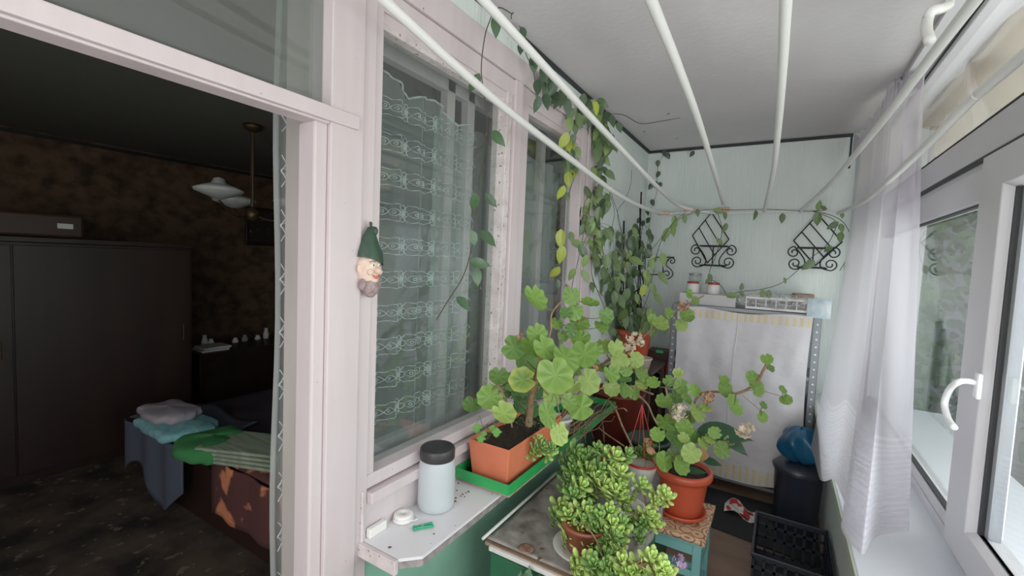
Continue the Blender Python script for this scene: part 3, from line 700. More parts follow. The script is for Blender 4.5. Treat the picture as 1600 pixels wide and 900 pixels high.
def at(px, py, y): return P(px, py, 'y', y)
def join(a, b):
    a.mi = 1; a.add(b.v, b.f, b.c)
def camdir(p): return (CAM - p).normalized()

# --- trough
tp = thing('potted_pelargonium', 'terracotta trough of round-leaved pelargonium in the green tray', 'potted plant', (-.9, 1.6, .763))
def trough(x0, x1, y0, y1, z0, z1, inset):
    m = MB(); o = [(x0 + inset, y0 + inset), (x1 - inset, y0 + inset), (x1 - inset, y1 - inset), (x0 + inset, y1 - inset)]; T = [(x0, y0), (x1, y0), (x1, y1), (x0, y1)]
    w = .006; Ti = [(x0 + w, y0 + w), (x1 - w, y0 + w), (x1 - w, y1 - w), (x0 + w, y1 - w)]
    vs = [(*a, z0) for a in o] + [(*a, z1) for a in T] + [(*a, z1) for a in Ti] + [(*a, z1 - .03) for a in Ti]
    fs = [(3, 2, 1, 0)]
    for k in range(4):
        j = (k + 1) % 4
        fs += [(k, j, 4 + j, 4 + k), (4 + k, 4 + j, 8 + j, 8 + k), (8 + k, 8 + j, 12 + j, 12 + k)]
    m.add(vs, fs); return m
trough(-1.005, -.818, 1.395, 1.86, .764, .915, .014).build('trough_pot', 'terracotta', tp, bevel=.004)
m = MB(); m.grid(lambda u, v: V((lerp(-1.0, -.825, u), lerp(1.40, 1.855, v), .897 + .006 * math.sin(u * 17 + v * 31))), 8, 16); m.build('soil', 'soil', tp, smooth=True)
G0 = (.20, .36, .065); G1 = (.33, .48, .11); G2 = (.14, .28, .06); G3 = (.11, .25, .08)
L1 = [(835,467,20,1.55,G0,0),(803,543,17,1.50,G2,0),(839,522,15,1.5,G0,0),(832,540,18,1.52,G0,0),(851,545,18,1.48,G0,0),(823,563,17,1.55,G2,0),(867,586,26,1.42,G0,.15),(884,560,21,1.5,G0,0),(816,594,18,1.42,G0,.8),
 (779,588,13,1.45,G2,0),(766,620,18,1.40,G0,0),(737,633,12,1.38,G2,0),(796,596,13,1.5,G2,0),(787,646,17,1.36,G1,.1),(856,647,19,1.38,G0,0),(873,677,16,1.40,G1,.35),(888,628,12,1.50,G0,0),(907,636,18,1.55,G0,0),(862,620,12,1.55,G1,0),
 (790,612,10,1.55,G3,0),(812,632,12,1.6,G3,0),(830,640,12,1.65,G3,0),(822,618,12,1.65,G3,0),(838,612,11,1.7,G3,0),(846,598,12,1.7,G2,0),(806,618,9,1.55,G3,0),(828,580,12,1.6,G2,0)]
L2 = [(922,474,12,1.95,G0,0),(893,462,13,1.9,G0,0),(899,487,13,1.95,G0,0),(905,505,14,2.0,G0,0),(893,515,10,1.9,G2,0),(907,529,14,1.95,G0,0),(913,553,20,1.85,G0,0),(931,547,11,2.0,G0,0),(920,596,17,1.9,G1,0),(895,604,11,1.8,G1,.2),
 (947,493,11,2.1,G2,0),(940,509,11,2.1,G0,0),(944,540,12,2.1,G1,0),(962,544,12,2.1,G1,0),(968,565,13,2.1,G1,.1),(955,584,12,2.05,G0,0),(955,606,12,2.05,G1,0),(993,562,11,2.2,G1,.2),(1003,583,11,2.2,G0,0),(975,592,10,2.1,G2,0),
 (974,609,11,2.1,G0,0),(991,613,10,2.15,G0,0),(1003,599,9,2.2,G1,.2),(978,578,9,2.1,G0,0),(884,490,9,1.9,G2,0),(870,505,9,1.9,G0,0),(880,525,8,1.9,G0,0),(925,565,12,2.0,G2,0),(900,575,10,2.0,G0,0),(940,575,9,2.1,G1,0)]
L2b = [(1032,505,12,2.6,G1,0),(1044,489,8,2.65,G0,0),(1073,493,10,2.7,G0,0),(1065,508,9,2.7,G1,0),(1076,458,7,2.75,G0,0),(1086,470,6,2.75,G0,0),(1021,500,8,2.6,G0,0)]
L3 = [(1037,627,12,2.15,G0,0),(1040,660,15,2.1,G0,0),(1027,679,11,2.05,G0,0),(1080,708,14,2.0,G1,0),(1037,721,14,2.0,G0,0),(1064,727,13,2.0,G0,0),(1051,711,9,2.05,G2,0),(1021,597,9,2.2,G0,0),(1045,595,8,2.25,G2,0),(1065,604,10,2.25,G0,0),(1085,609,10,2.2,G0,0),
 (1091,644,13,2.15,G1,0),(1072,623,9,2.2,G0,0),(1069,668,13,2.1,G0,0),(1068,684,8,2.05,G1,0),(1100,692,9,2.1,G1,0),(1117,676,9,2.1,G0,0),(1128,703,11,2.1,G0,0),(1139,691,9,2.15,G0,0),(1109,685,8,2.1,G1,0),(1133,608,12,2.15,G0,0),(1145,633,16,2.1,G0,0),
 (1131,593,7,2.15,G0,0),(1177,592,11,2.15,G0,0),(1182,606,12,2.15,G0,0),(1198,561,8,2.2,G0,0),(1205,575,6,2.2,G2,0),(1223,609,6,2.25,G0,0),(1228,624,8,2.25,G0,0),(1193,633,6,2.2,G2,0),(1191,651,8,2.2,G0,0),(1056,620,10,2.25,G2,0),
 (1059,583,7,2.2,G1,.5),(1103,636,8,2.15,G1,.5),(1053,640,9,2.2,G2,0),(1060,692,9,2.1,G2,0),(1085,680,10,2.15,G2,0),(1050,680,9,2.1,G2,0),(1078,652,9,2.2,G2,0),(1120,690,8,2.15,G2,0)]
def leafset(L, fol, stems, roots, kind='r', sc=1.04, cen=None, sr=.0022):
    for i, (x, y, r, d, c, yl) in enumerate(L):
        p = at(x, y, d); rr = r / pxm(p) * sc * 1.14; rd = random.Random(i * 31 + int(x))
        n = camdir(p) * .85 + V((.45, .0, .45)) + V((rd.uniform(-.55, .55), rd.uniform(-.5, .5), rd.uniform(-.4, .5)))
        g = rd.uniform(.82, 1.2); cc = tuple(q * g for q in c)
        tdir = V((rd.uniform(-.5, .9), rd.uniform(-.6, .3), rd.uniform(-1, .1)))
        fol.round_leaf(p, n, tdir, rr, cc, yl or None, seed=i + int(x))
        root = min(roots, key=lambda q: (V(q) - p).length) ; root = V(root)
        mid = p.lerp(root, .45) - V((0, 0, .012)) + V((rd.uniform(-.01, .01), rd.uniform(-.01, .01), 0))
        stems.tube(cr([p - n.normalized() * .001, mid, root], 4), sr, 5, cap=False)
def main_stem(pxs, mat_='stem', r=.006, n=5):
    return cr([at(*p) for p in pxs], n)
fol = MB(); st = MB(); wd = MB()
trunk = main_stem([(826, 665, 1.55), (830, 625, 1.55), (838, 590, 1.54), (845, 560, 1.52), (850, 520, 1.55)])
wd.tube(trunk, [.016 - .0004 * i for i in range(len(trunk))], 8)
br1 = main_stem([(800, 668, 1.45), (796, 640, 1.44), (786, 615, 1.42), (776, 600, 1.42)]); wd.tube(br1, .0035, 6)
br2 = main_stem([(838, 590, 1.54), (856, 610, 1.48), (880, 600, 1.46)]); wd.tube(br2, .004, 6)
br3 = main_stem([(845, 560, 1.52), (860, 520, 1.54), (862, 490, 1.56), (878, 470, 1.6)]); wd.tube(br3, .0038, 6)
roots1 = trunk[3:] + br1 + br2 + br3
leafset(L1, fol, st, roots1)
for x, y, L in ((745, 665, .045), (752, 683, .04), (776, 672, .042), (757, 677, .03), (770, 668, .03)):
    p = at(x, y - 4, 1.385); fol.ovate(p, camdir(p) + V((.2, 0, .3)), V((random.uniform(-.2, .3), -.1, -1)), L, L * .8, (.16, .38, .08), lobes=True)
    st.tube(cr([p, p + V((.0, .02, .02)), V((-.95, 1.43, .90))], 4), .001, 5)
# fine feathery green in the shade
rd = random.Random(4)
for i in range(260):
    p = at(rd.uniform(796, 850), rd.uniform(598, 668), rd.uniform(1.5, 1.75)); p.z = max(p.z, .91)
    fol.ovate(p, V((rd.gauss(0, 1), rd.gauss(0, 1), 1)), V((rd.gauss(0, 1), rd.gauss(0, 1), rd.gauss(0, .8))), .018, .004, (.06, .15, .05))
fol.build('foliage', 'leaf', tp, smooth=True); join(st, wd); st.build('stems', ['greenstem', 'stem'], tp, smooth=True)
# dried flower bits on trunk
def blossom(t, x, y, y3, r, matn, n=16, seed=1):
    rd = random.Random(seed); m = MB(); c = at(x, y, y3)
    for i in range(n):
        d = V((rd.gauss(0, 1), rd.gauss(0, 1), rd.gauss(0, 1))).normalized(); q = c + d * r * rd.uniform(.5, 1)
        for k in range(5):
            b = d.orthogonal().normalized(); b = Matrix.Rotation(k * 2 * pi / 5 + i, 3, d) @ b
            m.ovate(q, d, b + d * .5, r * .60, r * .42, (1, 1, 1), bend=.1)
    return m.build('flower_head', matn, t, smooth=True)
blossom(tp, 813, 526, 1.5, .016, 'driedflower', 8, 3); blossom(tp, 785, 610, 1.44, .012, 'driedflower', 6, 4); blossom(tp, 847, 607, 1.5, .015, 'driedflower', 8, 5)
# second terracotta pot further in tray, white pots
tp2 = thing('potted_pelargonium', 'tall leggy pelargonium in a white pot behind the terracotta trough', 'potted plant', (-.92, 2.1, .763))
def pot(parent, c, r1, r2, h, m, name='pot', rim=.006, seg=32):
    return MB().lathe([(0, 0), (r1, 0), (r1 + .001, .004), (lerp(r1, r2, .86), h * .86), (r2 + rim, h * .87), (r2 + rim, h), (r2 - .002, h), (r2 - .006, h * .88), (0, h * .86)], c, seg).build(name, m, parent, smooth=True)
pc = P(890, 652, 'z', .80); pc = V((-.88, 1.98, .763))
pot(tp2, pc, .042, .055, .10, 'whiteplastic')
fol = MB(); st = MB(); wd = MB()
base = pc + V((0, 0, .09))
b1 = cr([base, at(893, 600, 2.0), at(900, 560, 2.0), at(905, 520, 2.0), at(900, 480, 2.0), at(893, 455, 1.95), at(884, 445, 1.93)], 5)
b2 = cr([base, at(915, 600, 2.0), at(940, 570, 2.1), at(960, 560, 2.15), at(985, 575, 2.2)], 5)
b3 = cr([at(940, 570, 2.1), at(960, 560, 2.3), at(985, 545, 2.4), at(1012, 520, 2.55), at(1035, 503, 2.62), at(1060, 484, 2.7), at(1100, 462, 2.78)], 5)
b4 = cr([base, at(930, 612, 2.0), at(950, 606, 2.05), at(985, 604, 2.15)], 5)
for b_, r in ((b1, .006), (b2, .005), (b3, .004), (b4, .004)): wd.tube(b_, r, 6)
leafset(L2, fol, st, b1[8:] + b2[4:] + b4[3:]); leafset(L2b, fol, st, b3[12:])
fol.build('foliage', 'leaf', tp2, smooth=True); join(st, wd); st.build('stems', ['greenstem', 'stem'], tp2, smooth=True)
for i, (x, y, y3, r, mt) in enumerate(((991, 528, 2.3, .035, 'flower'), (982, 545, 2.3, .032, 'flower'), (990, 575, 2.2, .028, 'driedflower'), (1068, 477, 2.65, .03, 'driedflower'), (930, 575, 2.0, .02, 'driedflower'), (880, 620, 1.7, .022, 'driedflower'), (1000, 535, 2.3, .022, 'flower'))):
    blossom(tp2, x, y, y3, r, mt, 14, 10 + i)
# trailing dry roots along the board edge
m = MB(); rd = random.Random(8)
for k in range(11):
    q = []
    x0, y0 = rd.uniform(870, 900), rd.uniform(672, 690); x1, y1 = rd.uniform(925, 965), rd.uniform(618, 650)
    for i in range(7):
        u = i / 6; q.append(P(lerp(x0, x1, u) + rd.uniform(-4, 4), lerp(y0, y1, u) + rd.uniform(-4, 4), 'x', -.785 + rd.uniform(-.01, .02)))
    m.tube(cr(q, 4), rd.uniform(.0012, .0028), 5)
for k in range(8):
    x, y = rd.uniform(885, 945), rd.uniform(640, 668); m.tube(cr([P(x + rd.uniform(-5, 5) * i / 3, y + 14 * i, 'x', -.78 + .01 * i) for i in range(4)], 4), .0011, 5)
tag(m.build('dry_roots', 'stem', smooth=True), 'tangle of dry brown trailing stems along the green tray edge', 'dry stems')
# bare arching stems from sill to table
m = MB(); m.tube(cr([at(950, 625, 2.1), at(962, 640, 2.05), at(972, 665, 2.0), at(984, 690, 1.95), at(990, 706, 1.95)], 5), .0045, 6); m.tube(cr([at(962, 640, 2.05), at(974, 638, 2.0), at(980, 643, 2.0)], 4), .003, 6)
m.tube(cr([at(985, 602, 2.15), at(1005, 610, 2.15), at(1020, 616, 2.1)], 4), .0045, 6); m.tube(cr([at(998, 618, 2.12), at(1012, 632, 2.1), at(1020, 650, 2.08), at(1028, 664, 2.08)], 5), .004, 6)
m.tube(cr([at(935, 668, 1.95), at(950, 680, 1.9), at(965, 690, 1.85), at(975, 697, 1.85)], 5), .0028, 6)
tag(m.build('bare_stems', 'stem', smooth=True), 'bare woody arching stems between the window plants and the table', 'stems')

# small succulent hanging next to the trough
SG = (.44, .66, .16); SG2 = (.25, .46, .12); SG3 = (.60, .80, .22)
def rosette(m, p, ax, r, c, rd, n=12):
    ax = ax.normalized(); o = ax.orthogonal().normalized()
    for i in range(n):
        a = i * 2.4; u = i / n; b = Matrix.Rotation(a, 3, ax) @ o; el = lerp(.15, 1.25, u)
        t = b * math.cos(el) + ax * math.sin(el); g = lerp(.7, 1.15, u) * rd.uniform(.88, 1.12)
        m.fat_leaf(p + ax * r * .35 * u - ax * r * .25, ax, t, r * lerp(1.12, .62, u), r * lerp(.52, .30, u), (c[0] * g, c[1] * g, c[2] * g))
def succ(t, items, roots, ymap, base_c=None, stems=True):
    fo = MB(); st = MB(); rd = random.Random(len(items))
    for i, it in enumerate(items):
        x, y = it[0], it[1]; r_ = it[2] if len(it) > 2 else 17; c = it[3] if len(it) > 3 else (SG, SG2, SG3)[i % 3]
        p = at(x, y, ymap(x, y) + rd.uniform(-.03, .03)); r = r_ / pxm(p) * 1.3
        ax = camdir(p) * .45 + V((.35, -.1, .75)) + V((rd.uniform(-.5, .5), rd.uniform(-.4, .4), rd.uniform(-.3, .3)))
        rosette(fo, p, ax, r, c, rd)
        root = V(min(roots, key=lambda q: (V(q) - p).length)); st.tube(cr([p - ax.normalized() * r * .2, p.lerp(root, .5) + V((0, 0, .01)), root], 3), .0035, 5)
        ax2 = ax.normalized(); q = p - ax2 * r * .5
        for k in range(6):      # leaves lower down the stalk
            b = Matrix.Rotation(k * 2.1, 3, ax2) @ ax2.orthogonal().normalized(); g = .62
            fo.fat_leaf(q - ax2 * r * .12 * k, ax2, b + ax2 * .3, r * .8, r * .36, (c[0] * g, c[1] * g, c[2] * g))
    fo.build('foliage', 'succ', t, smooth=True); st.build('stems', 'stem', t, smooth=True)
t = thing('trailing_succulent', 'small green succulent trailing over the green tray beside the trough', 'succulent', (-.80, 1.62, .80))
succ(t, [(832, 709, 12), (846, 699, 12), (857, 708, 12), (843, 687, 9), (862, 700, 9), (836, 700, 9)], [at(848, 690, 1.62), at(850, 670, 1.64)], lambda x, y: 1.56)

# ================================================================ GREEN CABINET TABLE
tc = thing('green_cabinet', 'dark green low cabinet against the mint wall under the plants', 'cabinet', (-.65, 1.85, 0))
MB().box(-.885, -.41, 1.40, 2.34, 0, .535).build('cabinet_body', 'cabgreen', tc, bevel=.004)
f = MB()
for x in (-.885, -.65): f.box(x + .008, x + .225, 1.392, 1.4, .04, .50)
f.build('door_panel', 'cabgreen', tc, bevel=.003)
MB().box(-.895, -.40, 1.375, 2.36, .535, .548).build('cabinet_top', 'wood', tc)
f = MB(); f.box(-.87, -.52, 1.362, 1.375, .528, .545); f.build('front_strip', 'whiteplastic', tc, bevel=.002)
oc = MB()
oc.grid(lambda u, v: V((lerp(-.888, -.392, u), lerp(1.378, 2.37, v), .5515 + .004 * math.sin(u * 14 + v * 9) * math.sin(v * 21) + .004 + (.006 if v < .03 else 0))), 40, 60)
oc.grid(lambda u, v: V((-.392 + .006 * math.sin(v * 40), lerp(1.378, 2.37, v), .553 - .10 * u * (1 + .2 * math.sin(v * 9)))), 6, 60)
tag(oc.build('oilcloth', 'oilcloth', smooth=True, solid=.002), 'dirty grey oilcloth spread over the green cabinet', 'tablecloth')
tag(MB().tube([P(754, 842, 'x', -.897), P(869, 739, 'x', -.897)], .006, 8).build('edge_rod', 'whiteplastic', smooth=True), 'thin white rod along the wall side of the grey oilcloth', 'rod')
# brown stains / coasters on cloth
c = P(822, 858, 'z', .560)
tag(MB().lathe([(0, 0), (.026, 0), (.028, .002), (.028, .004), (.022, .005), (0, .004)], c, 24).build('cork_disc', mat('rusty_disc', (150, 116, 98), .7, (110, 76, 62), (50, 50, 50)), smooth=True), 'small rusty brown disc on the grey oilcloth near the cabinet front', 'disc')
# saucer + pots of succulents
sc0 = V((-.555, 1.52, .562))
tag(MB().lathe([(0, 0), (.07, 0), (.08, .004), (.112, .018), (.115, .021), (.112, .023), (.078, .009), (0, .007)], sc0, 40).build('saucer', 'saucer', smooth=True), 'round white saucer under the brown pot of bright succulent', 'saucer')
ts = thing('potted_succulent', 'large bright green jade succulent in a brown pot on the white saucer', 'potted plant', sc0 + V((0, 0, .012)))
pot(ts, sc0 + V((0, 0, .012)), .062, .080, .10, 'brownpot')
def px9(L, **k): return [(740 + a[0] / 3.6, 650 + a[1] / 3.6) + tuple(a[2:]) for a in L]
A_ = px9([(600,400,16),(560,450,15),(490,510,17),(540,560,16),(470,560,14),(620,540,18),(660,580,18),(720,580,17),(590,640,17),(650,660,17),(720,650,18),(780,620,17),(700,700,16),(790,690,16),(830,660,16),(760,540,15),(640,520,14),(560,620,14),(680,620,17),(745,695,14),(600,690,14),(570,720,12),(830,610,15),(540,690,13),(640,720,16),(690,750,15),(760,730,15),(720,600,16),(620,600,16),(530,640,13),(660,790,14),(740,790,15),(800,760,15)])
B_ = px9([(570,210,18,SG2),(530,260,15,SG2),(610,260,16,SG2),(700,190,13,SG2),(740,220,17),(790,230,16),(640,310,16),(760,300,18,SG3),(830,330,17,SG3),(690,370,20,SG3),(730,400,19,SG3),(800,440,18),(850,480,14),(700,300,16,SG2),(650,230,14,SG2),(560,310,15,SG2),(530,360,14,SG2),(590,350,14,SG2),(780,370,17,SG),(820,400,15,SG),(520,420,13,SG2),(570,270,13,SG2),(860,220,13,SG2),(830,270,14,SG),(630,450,14,SG2)])
C_ = px9([(860,580,15),(920,570,16,SG3),(980,560,16,SG3),(1010,600,15,SG3),(950,610,14),(1050,450,17,SG3),(1085,455,13,SG3),(940,390,14,SG),(1020,480,12),(900,600,14),(930,690,10)])
D_ = px9([(620,820,19,SG3),(680,840,17),(600,880,16,SG3),(700,885,17,SG),(780,870,18),(840,830,17,SG3),(870,880,19),(950,830,19,SG3),(1000,800,17),(1050,850,18,SG3),(980,880,20,SG3),(1080,885,16),(920,890,17),(640,880,15),(820,895,16),(1030,900,17,SG3),(750,840,13),(580,840,12),(740,900,15)])
rA = [sc0 + V((.05 * math.cos(a), .05 * math.sin(a), .13)) for a in range(6)] + [at(900, 820, 1.5), at(925, 805, 1.5), at(880, 800, 1.55)]
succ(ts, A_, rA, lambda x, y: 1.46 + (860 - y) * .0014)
tb_ = thing('potted_succulent', 'darker bushy succulent rising behind the bright one by the green tray', 'potted plant', V((-.56, 1.86, .562)))
pot(tb_, V((-.56, 1.86, .562)), .062, .085, .13, 'whiteplastic')
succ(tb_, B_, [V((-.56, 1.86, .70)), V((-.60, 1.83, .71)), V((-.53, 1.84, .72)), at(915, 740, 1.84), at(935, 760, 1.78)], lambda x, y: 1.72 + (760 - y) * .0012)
tcc = thing('potted_succulent', 'sprawling succulent in a small white pot at the cabinet edge near the stool', 'potted plant', V((-.46, 1.74, .562)))
pot(tcc, V((-.46, 1.74, .562)), .045, .06, .105, 'whiteplastic')
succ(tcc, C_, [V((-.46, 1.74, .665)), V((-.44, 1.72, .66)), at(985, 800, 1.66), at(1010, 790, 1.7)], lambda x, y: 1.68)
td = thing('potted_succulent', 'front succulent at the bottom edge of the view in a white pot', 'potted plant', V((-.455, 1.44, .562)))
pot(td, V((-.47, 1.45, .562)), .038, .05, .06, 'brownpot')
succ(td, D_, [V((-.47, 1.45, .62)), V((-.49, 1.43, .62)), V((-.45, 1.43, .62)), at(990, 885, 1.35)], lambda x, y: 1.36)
# thin white stakes among the pots
# lilac flower + dark blade leaf at the bottom edge
t = thing('lilac_flower_sprig', 'lilac flower head on a thin stem in front of the turquoise stool', 'flower', at(1060, 905, 1.5))
blossom(t, 1062, 878, 1.55, .022, 'lilac', 16, 77)
MB().tube(cr([at(1060, 882, 1.55), at(1045, 900, 1.52), V((-.45, 1.44, .66))], 4), .002, 5).build('stem', 'greenstem', t, smooth=True)
t = thing('broad_leaf_plant', 'dark broad leaves rising in front of the green cabinet door', 'plant', V((-.72, 1.33, 0)))
m = MB(); 
for x, y, dx, L in ((822, 930, .02, .10), (812, 930, -.05, .085), (836, 932, .12, .075)):
    p = at(x, y, 1.32); m.ovate(p, camdir(p), V((dx, .1, 1)), L, L * .45, (.05, .14, .05), bend=.15)
m.build('foliage', 'waxleaf', t, smooth=True)
st = MB()
for x in (822, 812, 836): st.tube(cr([at(x, 931, 1.32), V((-.72, 1.33, .3)), V((-.72, 1.33, .12))], 4), .003, 5)
st.build('stems', 'greenstem', t); pot(t, V((-.72, 1.33, 0)), .045, .055, .12, 'brownpot')

# red inner pot in white pot with red hanger strings
rc = P(988, 735, 'z', .60); rc = V((-.52, 2.16, .562))
t = thing('hanging_basket_pot', 'white pot with red liner and red hanger strings standing at the cabinet back', 'pot', rc)
pr = .078
MB().lathe([(0, 0), (.05, 0), (pr * .9, .07), (pr, .10), (pr - .004, .10), (0, .09)], rc, 28).build('outer_pot', 'saucer', t, smooth=True)
MB().lathe([(pr * .7, .085), (pr * .92, .09), (pr * .98, .112), (pr * .90, .112), (pr * .8, .095), (0, .09)], rc, 28).build('red_liner', 'redpot', t, smooth=True)
tpz = rc + V((-.02, .02, .38))
for k in range(4):
    a = k * pi / 2 + .5; MB().tube([rc + V((pr * math.cos(a), pr * math.sin(a), .11)), tpz], .0022, 6).build('hanger_string', 'redstring', t)
m = MB(); rd = random.Random(5)
for k in range(5): rosette(m, rc + V((rd.uniform(-.05, .05), rd.uniform(-.05, .05), rd.uniform(.12, .17))), V((rd.uniform(-.4, .4), -.3, 1)), .042, SG2, rd, 15)
m.build('foliage', 'succ', t, smooth=True)
c = P(935, 700, 'z', .60); c = V((-.68, 2.2, .562))
tag(MB().lathe([(0, 0), (.05, 0), (.075, .05), (.078, .085), (.072, .085), (.068, .05), (0, .04)], c, 28).build('red_bowl', 'redpot', smooth=True), 'small red plastic bowl behind the dark succulent', 'bowl')
# maroon bucket behind
c = V((-.86, 2.85, 0))
tag(MB().lathe([(0, 0), (.13, 0), (.135, .01), (.165, .78), (.17, .785), (.17, .80), (.16, .80), (.13, .05), (0, .05)], c, 36).build('maroon_barrel', 'maroon', smooth=True), 'tall dark red container on the floor behind the green cabinet', 'container')
tag(MB().lathe([(0, 0), (.10, 0), (.12, .60), (.125, .60), (.125, .62), (.11, .62), (.1, .58), (0, .56)], V((-.60, 2.62, 0)), 32).build('green_bin', mat('dark_green_bin', (40, 66, 56), .5), smooth=True), 'dark green bin between the red container and the stool', 'bin')

# ================================================================ STOOL + ORANGE POT
ts = thing('stool', 'turquoise painted wooden stool carrying the big orange flower pot', 'stool', (-.36, 2.2, 0))
X0, X1, Y0, Y1 = -.515, -.215, 2.04, 2.375
for x in (X0, X1 - .035):
    for y in (Y0, Y1 - .035): MB().box(x, x + .035, y, y + .035, 0, .415).build('leg', 'stool', ts, bevel=.002)
f = MB()
for y in (Y0 + .006, Y1 - .026): f.box(X0 + .035, X1 - .035, y, y + .02, .365, .415)
for x in (X0 + .006, X1 - .026): f.box(x, x + .02, Y0 + .035, Y1 - .035, .365, .415)
f.build('apron', 'stool', ts, bevel=.002)
for z in (.26, .10):
    for y in (Y0 + .008, Y1 - .024): MB().box(X0 + .03, X1 - .03, y, y + .016, z, z + .032).build('stretcher', 'stool', ts, bevel=.002)
    for x in (X0 + .008, X1 - .024): MB().box(x, x + .016, Y0 + .03, Y1 - .03, z, z + .032).build('stretcher', 'stool', ts, bevel=.002)
MB().box(X0 - .006, X1 + .006, Y0 - .006, Y1 + .006, .415, .428).build('seat', 'stool', ts, bevel=.003)
m = MB(); m.grid(lambda u, v: V((lerp(X0 - .012, X1 + .014, u), lerp(Y0 - .016, Y1 + .008, v), .441 + .0035 * math.sin(u * 11) * math.sin(v * 13))), 16, 16)
tag(m.build('stool_cover', 'cushion', smooth=True, solid=.02, bevel=.0), 'worn tan paisley cloth pad lying on the turquoise stool', 'cloth pad')
pc = V((-.335, 2.215, .456))
tag(MB().lathe([(0, 0), (.098, 0), (.108, .006), (.112, .022), (.108, .024), (.100, .010), (0, .008)], pc, 44).build('plant_saucer', 'orange', smooth=True), 'orange plastic saucer under the big orange flower pot', 'saucer')
tg = thing('potted_geranium', 'white-flowering geranium in a big orange plastic pot on the stool', 'potted plant', pc + V((0, 0, .01)))
b0 = pc + V((0, 0, .011))
MB().lathe([(0, 0), (.086, 0), (.090, .005), (.097, .06), (.108, .15), (.113, .165), (.117, .168), (.126, .172), (.130, .182), (.128, .200), (.120, .207), (.110, .204), (.106, .190), (.0, .185)], b0, 48).build('pot', 'orange', tg, smooth=True)
MB().lathe([(0, .192), (.05, .194), (.106, .190), (.104, .186)][::-1], b0, 32).build('soil', 'soil', tg, smooth=True)
fol = MB(); st = MB(); wd = MB(); cb = b0 + V((0, 0, .19))
s1 = cr([cb, at(1085, 690, 2.2), at(1080, 655, 2.2), at(1090, 620, 2.2), at(1115, 612, 2.18), at(1150, 615, 2.15), at(1180, 600, 2.15), at(1192, 580, 2.18), at(1200, 565, 2.2)], 5)
s2 = cr([cb, at(1065, 690, 2.15), at(1050, 660, 2.15), at(1045, 630, 2.18), at(1040, 605, 2.2)], 5)
s3 = cr([cb, at(1100, 700, 2.15), at(1118, 690, 2.13), at(1140, 690, 2.12)], 5)
s4 = cr([cb, at(1060, 715, 2.05), at(1045, 712, 2.04), at(1020, 708, 2.0)], 5)
for s_, r in ((s1, .0055), (s2, .005), (s3, .003), (s4, .003)): wd.tube(s_, r, 6)
wd.tube(cr([at(1160, 612, 2.15), at(1185, 610, 2.18), at(1222, 619, 2.24)], 4), .0014, 5); wd.tube(cr([at(1160, 618, 2.15), at(1175, 630, 2.18), at(1190, 643, 2.2)], 4), .0014, 5)
leafset(L3, fol, st, s1[6:] + s2[6:] + s3[5:] + s4[5:] + [at(1222, 619, 2.24), at(1190, 643, 2.2)])
fol.build('foliage', 'leaf', tg, smooth=True); join(st, wd); st.build('stems', ['greenstem', 'stem'], tg, smooth=True)
m = MB()
for x, y, dx, dz, L, W in ((1088, 672, 1, .12, .24, .11), (1130, 680, .9, -.5, .13, .06), (1098, 718, 1, .0, .085, .04), (1085, 690, .5, .6, .09, .045), (1070, 735, 1, .25, .10, .035)):
    p = at(x, y, 2.17); m.ovate(p, V((.1, -.6, .8)), V((dx, -.05, dz)), L, W, (.035, .085, .045), bend=.12, fold=.2)
m.build('broad_leaves', 'waxleaf', tg, smooth=True)
for x, y, d, a, L, W in ((1098, 700, 2.05, (0, 0, -1), .07, .05), (1010, 700, 2.0, (1, 0, -.4), .05, .03), (1025, 712, 2.0, (.2, 0, -1), .05, .03)):
    m = MB(); p = at(x, y, d); m.ovate(p, camdir(p), V(a), L, W, (.45, .25, .12), fold=.5); m.build('withered_leaf', 'leaf', tg, smooth=True)
for i, (x, y, d, r, mt) in enumerate(((1063, 643, 2.1, .03, 'flower'), (1058, 652, 2.08, .018, 'flower'), (1163, 671, 2.12, .034, 'flower'), (1106, 620, 2.15, .026, 'driedflower'), (1012, 690, 2.0, .018, 'driedflower'))): blossom(tg, x, y, d, r, mt, 16, 40 + i)

# ================================================================ CLIMBER IN THE CORNER
HD = (.075, .125, .065); HM = (.12, .19, .075); HY = (.40, .47, .07); HL = (.20, .30, .10)
# stand in the corner
t = thing('corner_stand', 'dark wooden stand in the corner under the climber pot', 'stand', (-.87, 3.35, 0))
MB().box(-1.04, -.72, 3.12, 3.60, .86, .885).build('stand_top', 'darkbox', t, bevel=.003)
for x in (-1.03, -.76):
    for y in (3.13, 3.56): MB().box(x, x + .03, y, y + .03, 0, .86).build('leg', 'darkbox', t, bevel=.002)
hc = V((-.90, 3.28, .887))
th = thing('potted_climber', 'leafy wax-leaved climber on a black trellis in an orange pot in the corner', 'potted plant', hc)
MB().lathe([(0, 0), (.088, 0), (.092, .006), (.122, .225), (.128, .228), (.134, .235), (.134, .262), (.127, .265), (.120, .255), (0, .25)], hc, 40).build('pot', 'orange', th, smooth=True)
MB().lathe([(0, .262), (.119, .258), (.118, .25)][::-1], hc, 28).build('soil', 'soil', th, smooth=True)
m = MB()
for x0, x1_, yt in ((972, 975, 345), (993, 1002, 300), (980, 990, 372), (1000, 1000, 320)):
    m.tube([at(x0 + 3, 512, 3.28), at((x0 + x1_) / 2, 430, 3.30), at(x1_, yt, 3.34)], .006, 6)
m.tube(cr([at(985, 460, 3.25), at(1005, 445, 3.2), at(1000, 420, 3.2), at(1008, 400, 3.2)], 5), .005, 6); m.tube([at(975, 410, 3.3), at(1006, 408, 3.3)], .004, 6); m.tube([at(972, 460, 3.3), at(1008, 462, 3.3)], .004, 6)
m.build('trellis', 'iron', th, smooth=True)
fol = MB(); st = MB(); rd = random.Random(21)
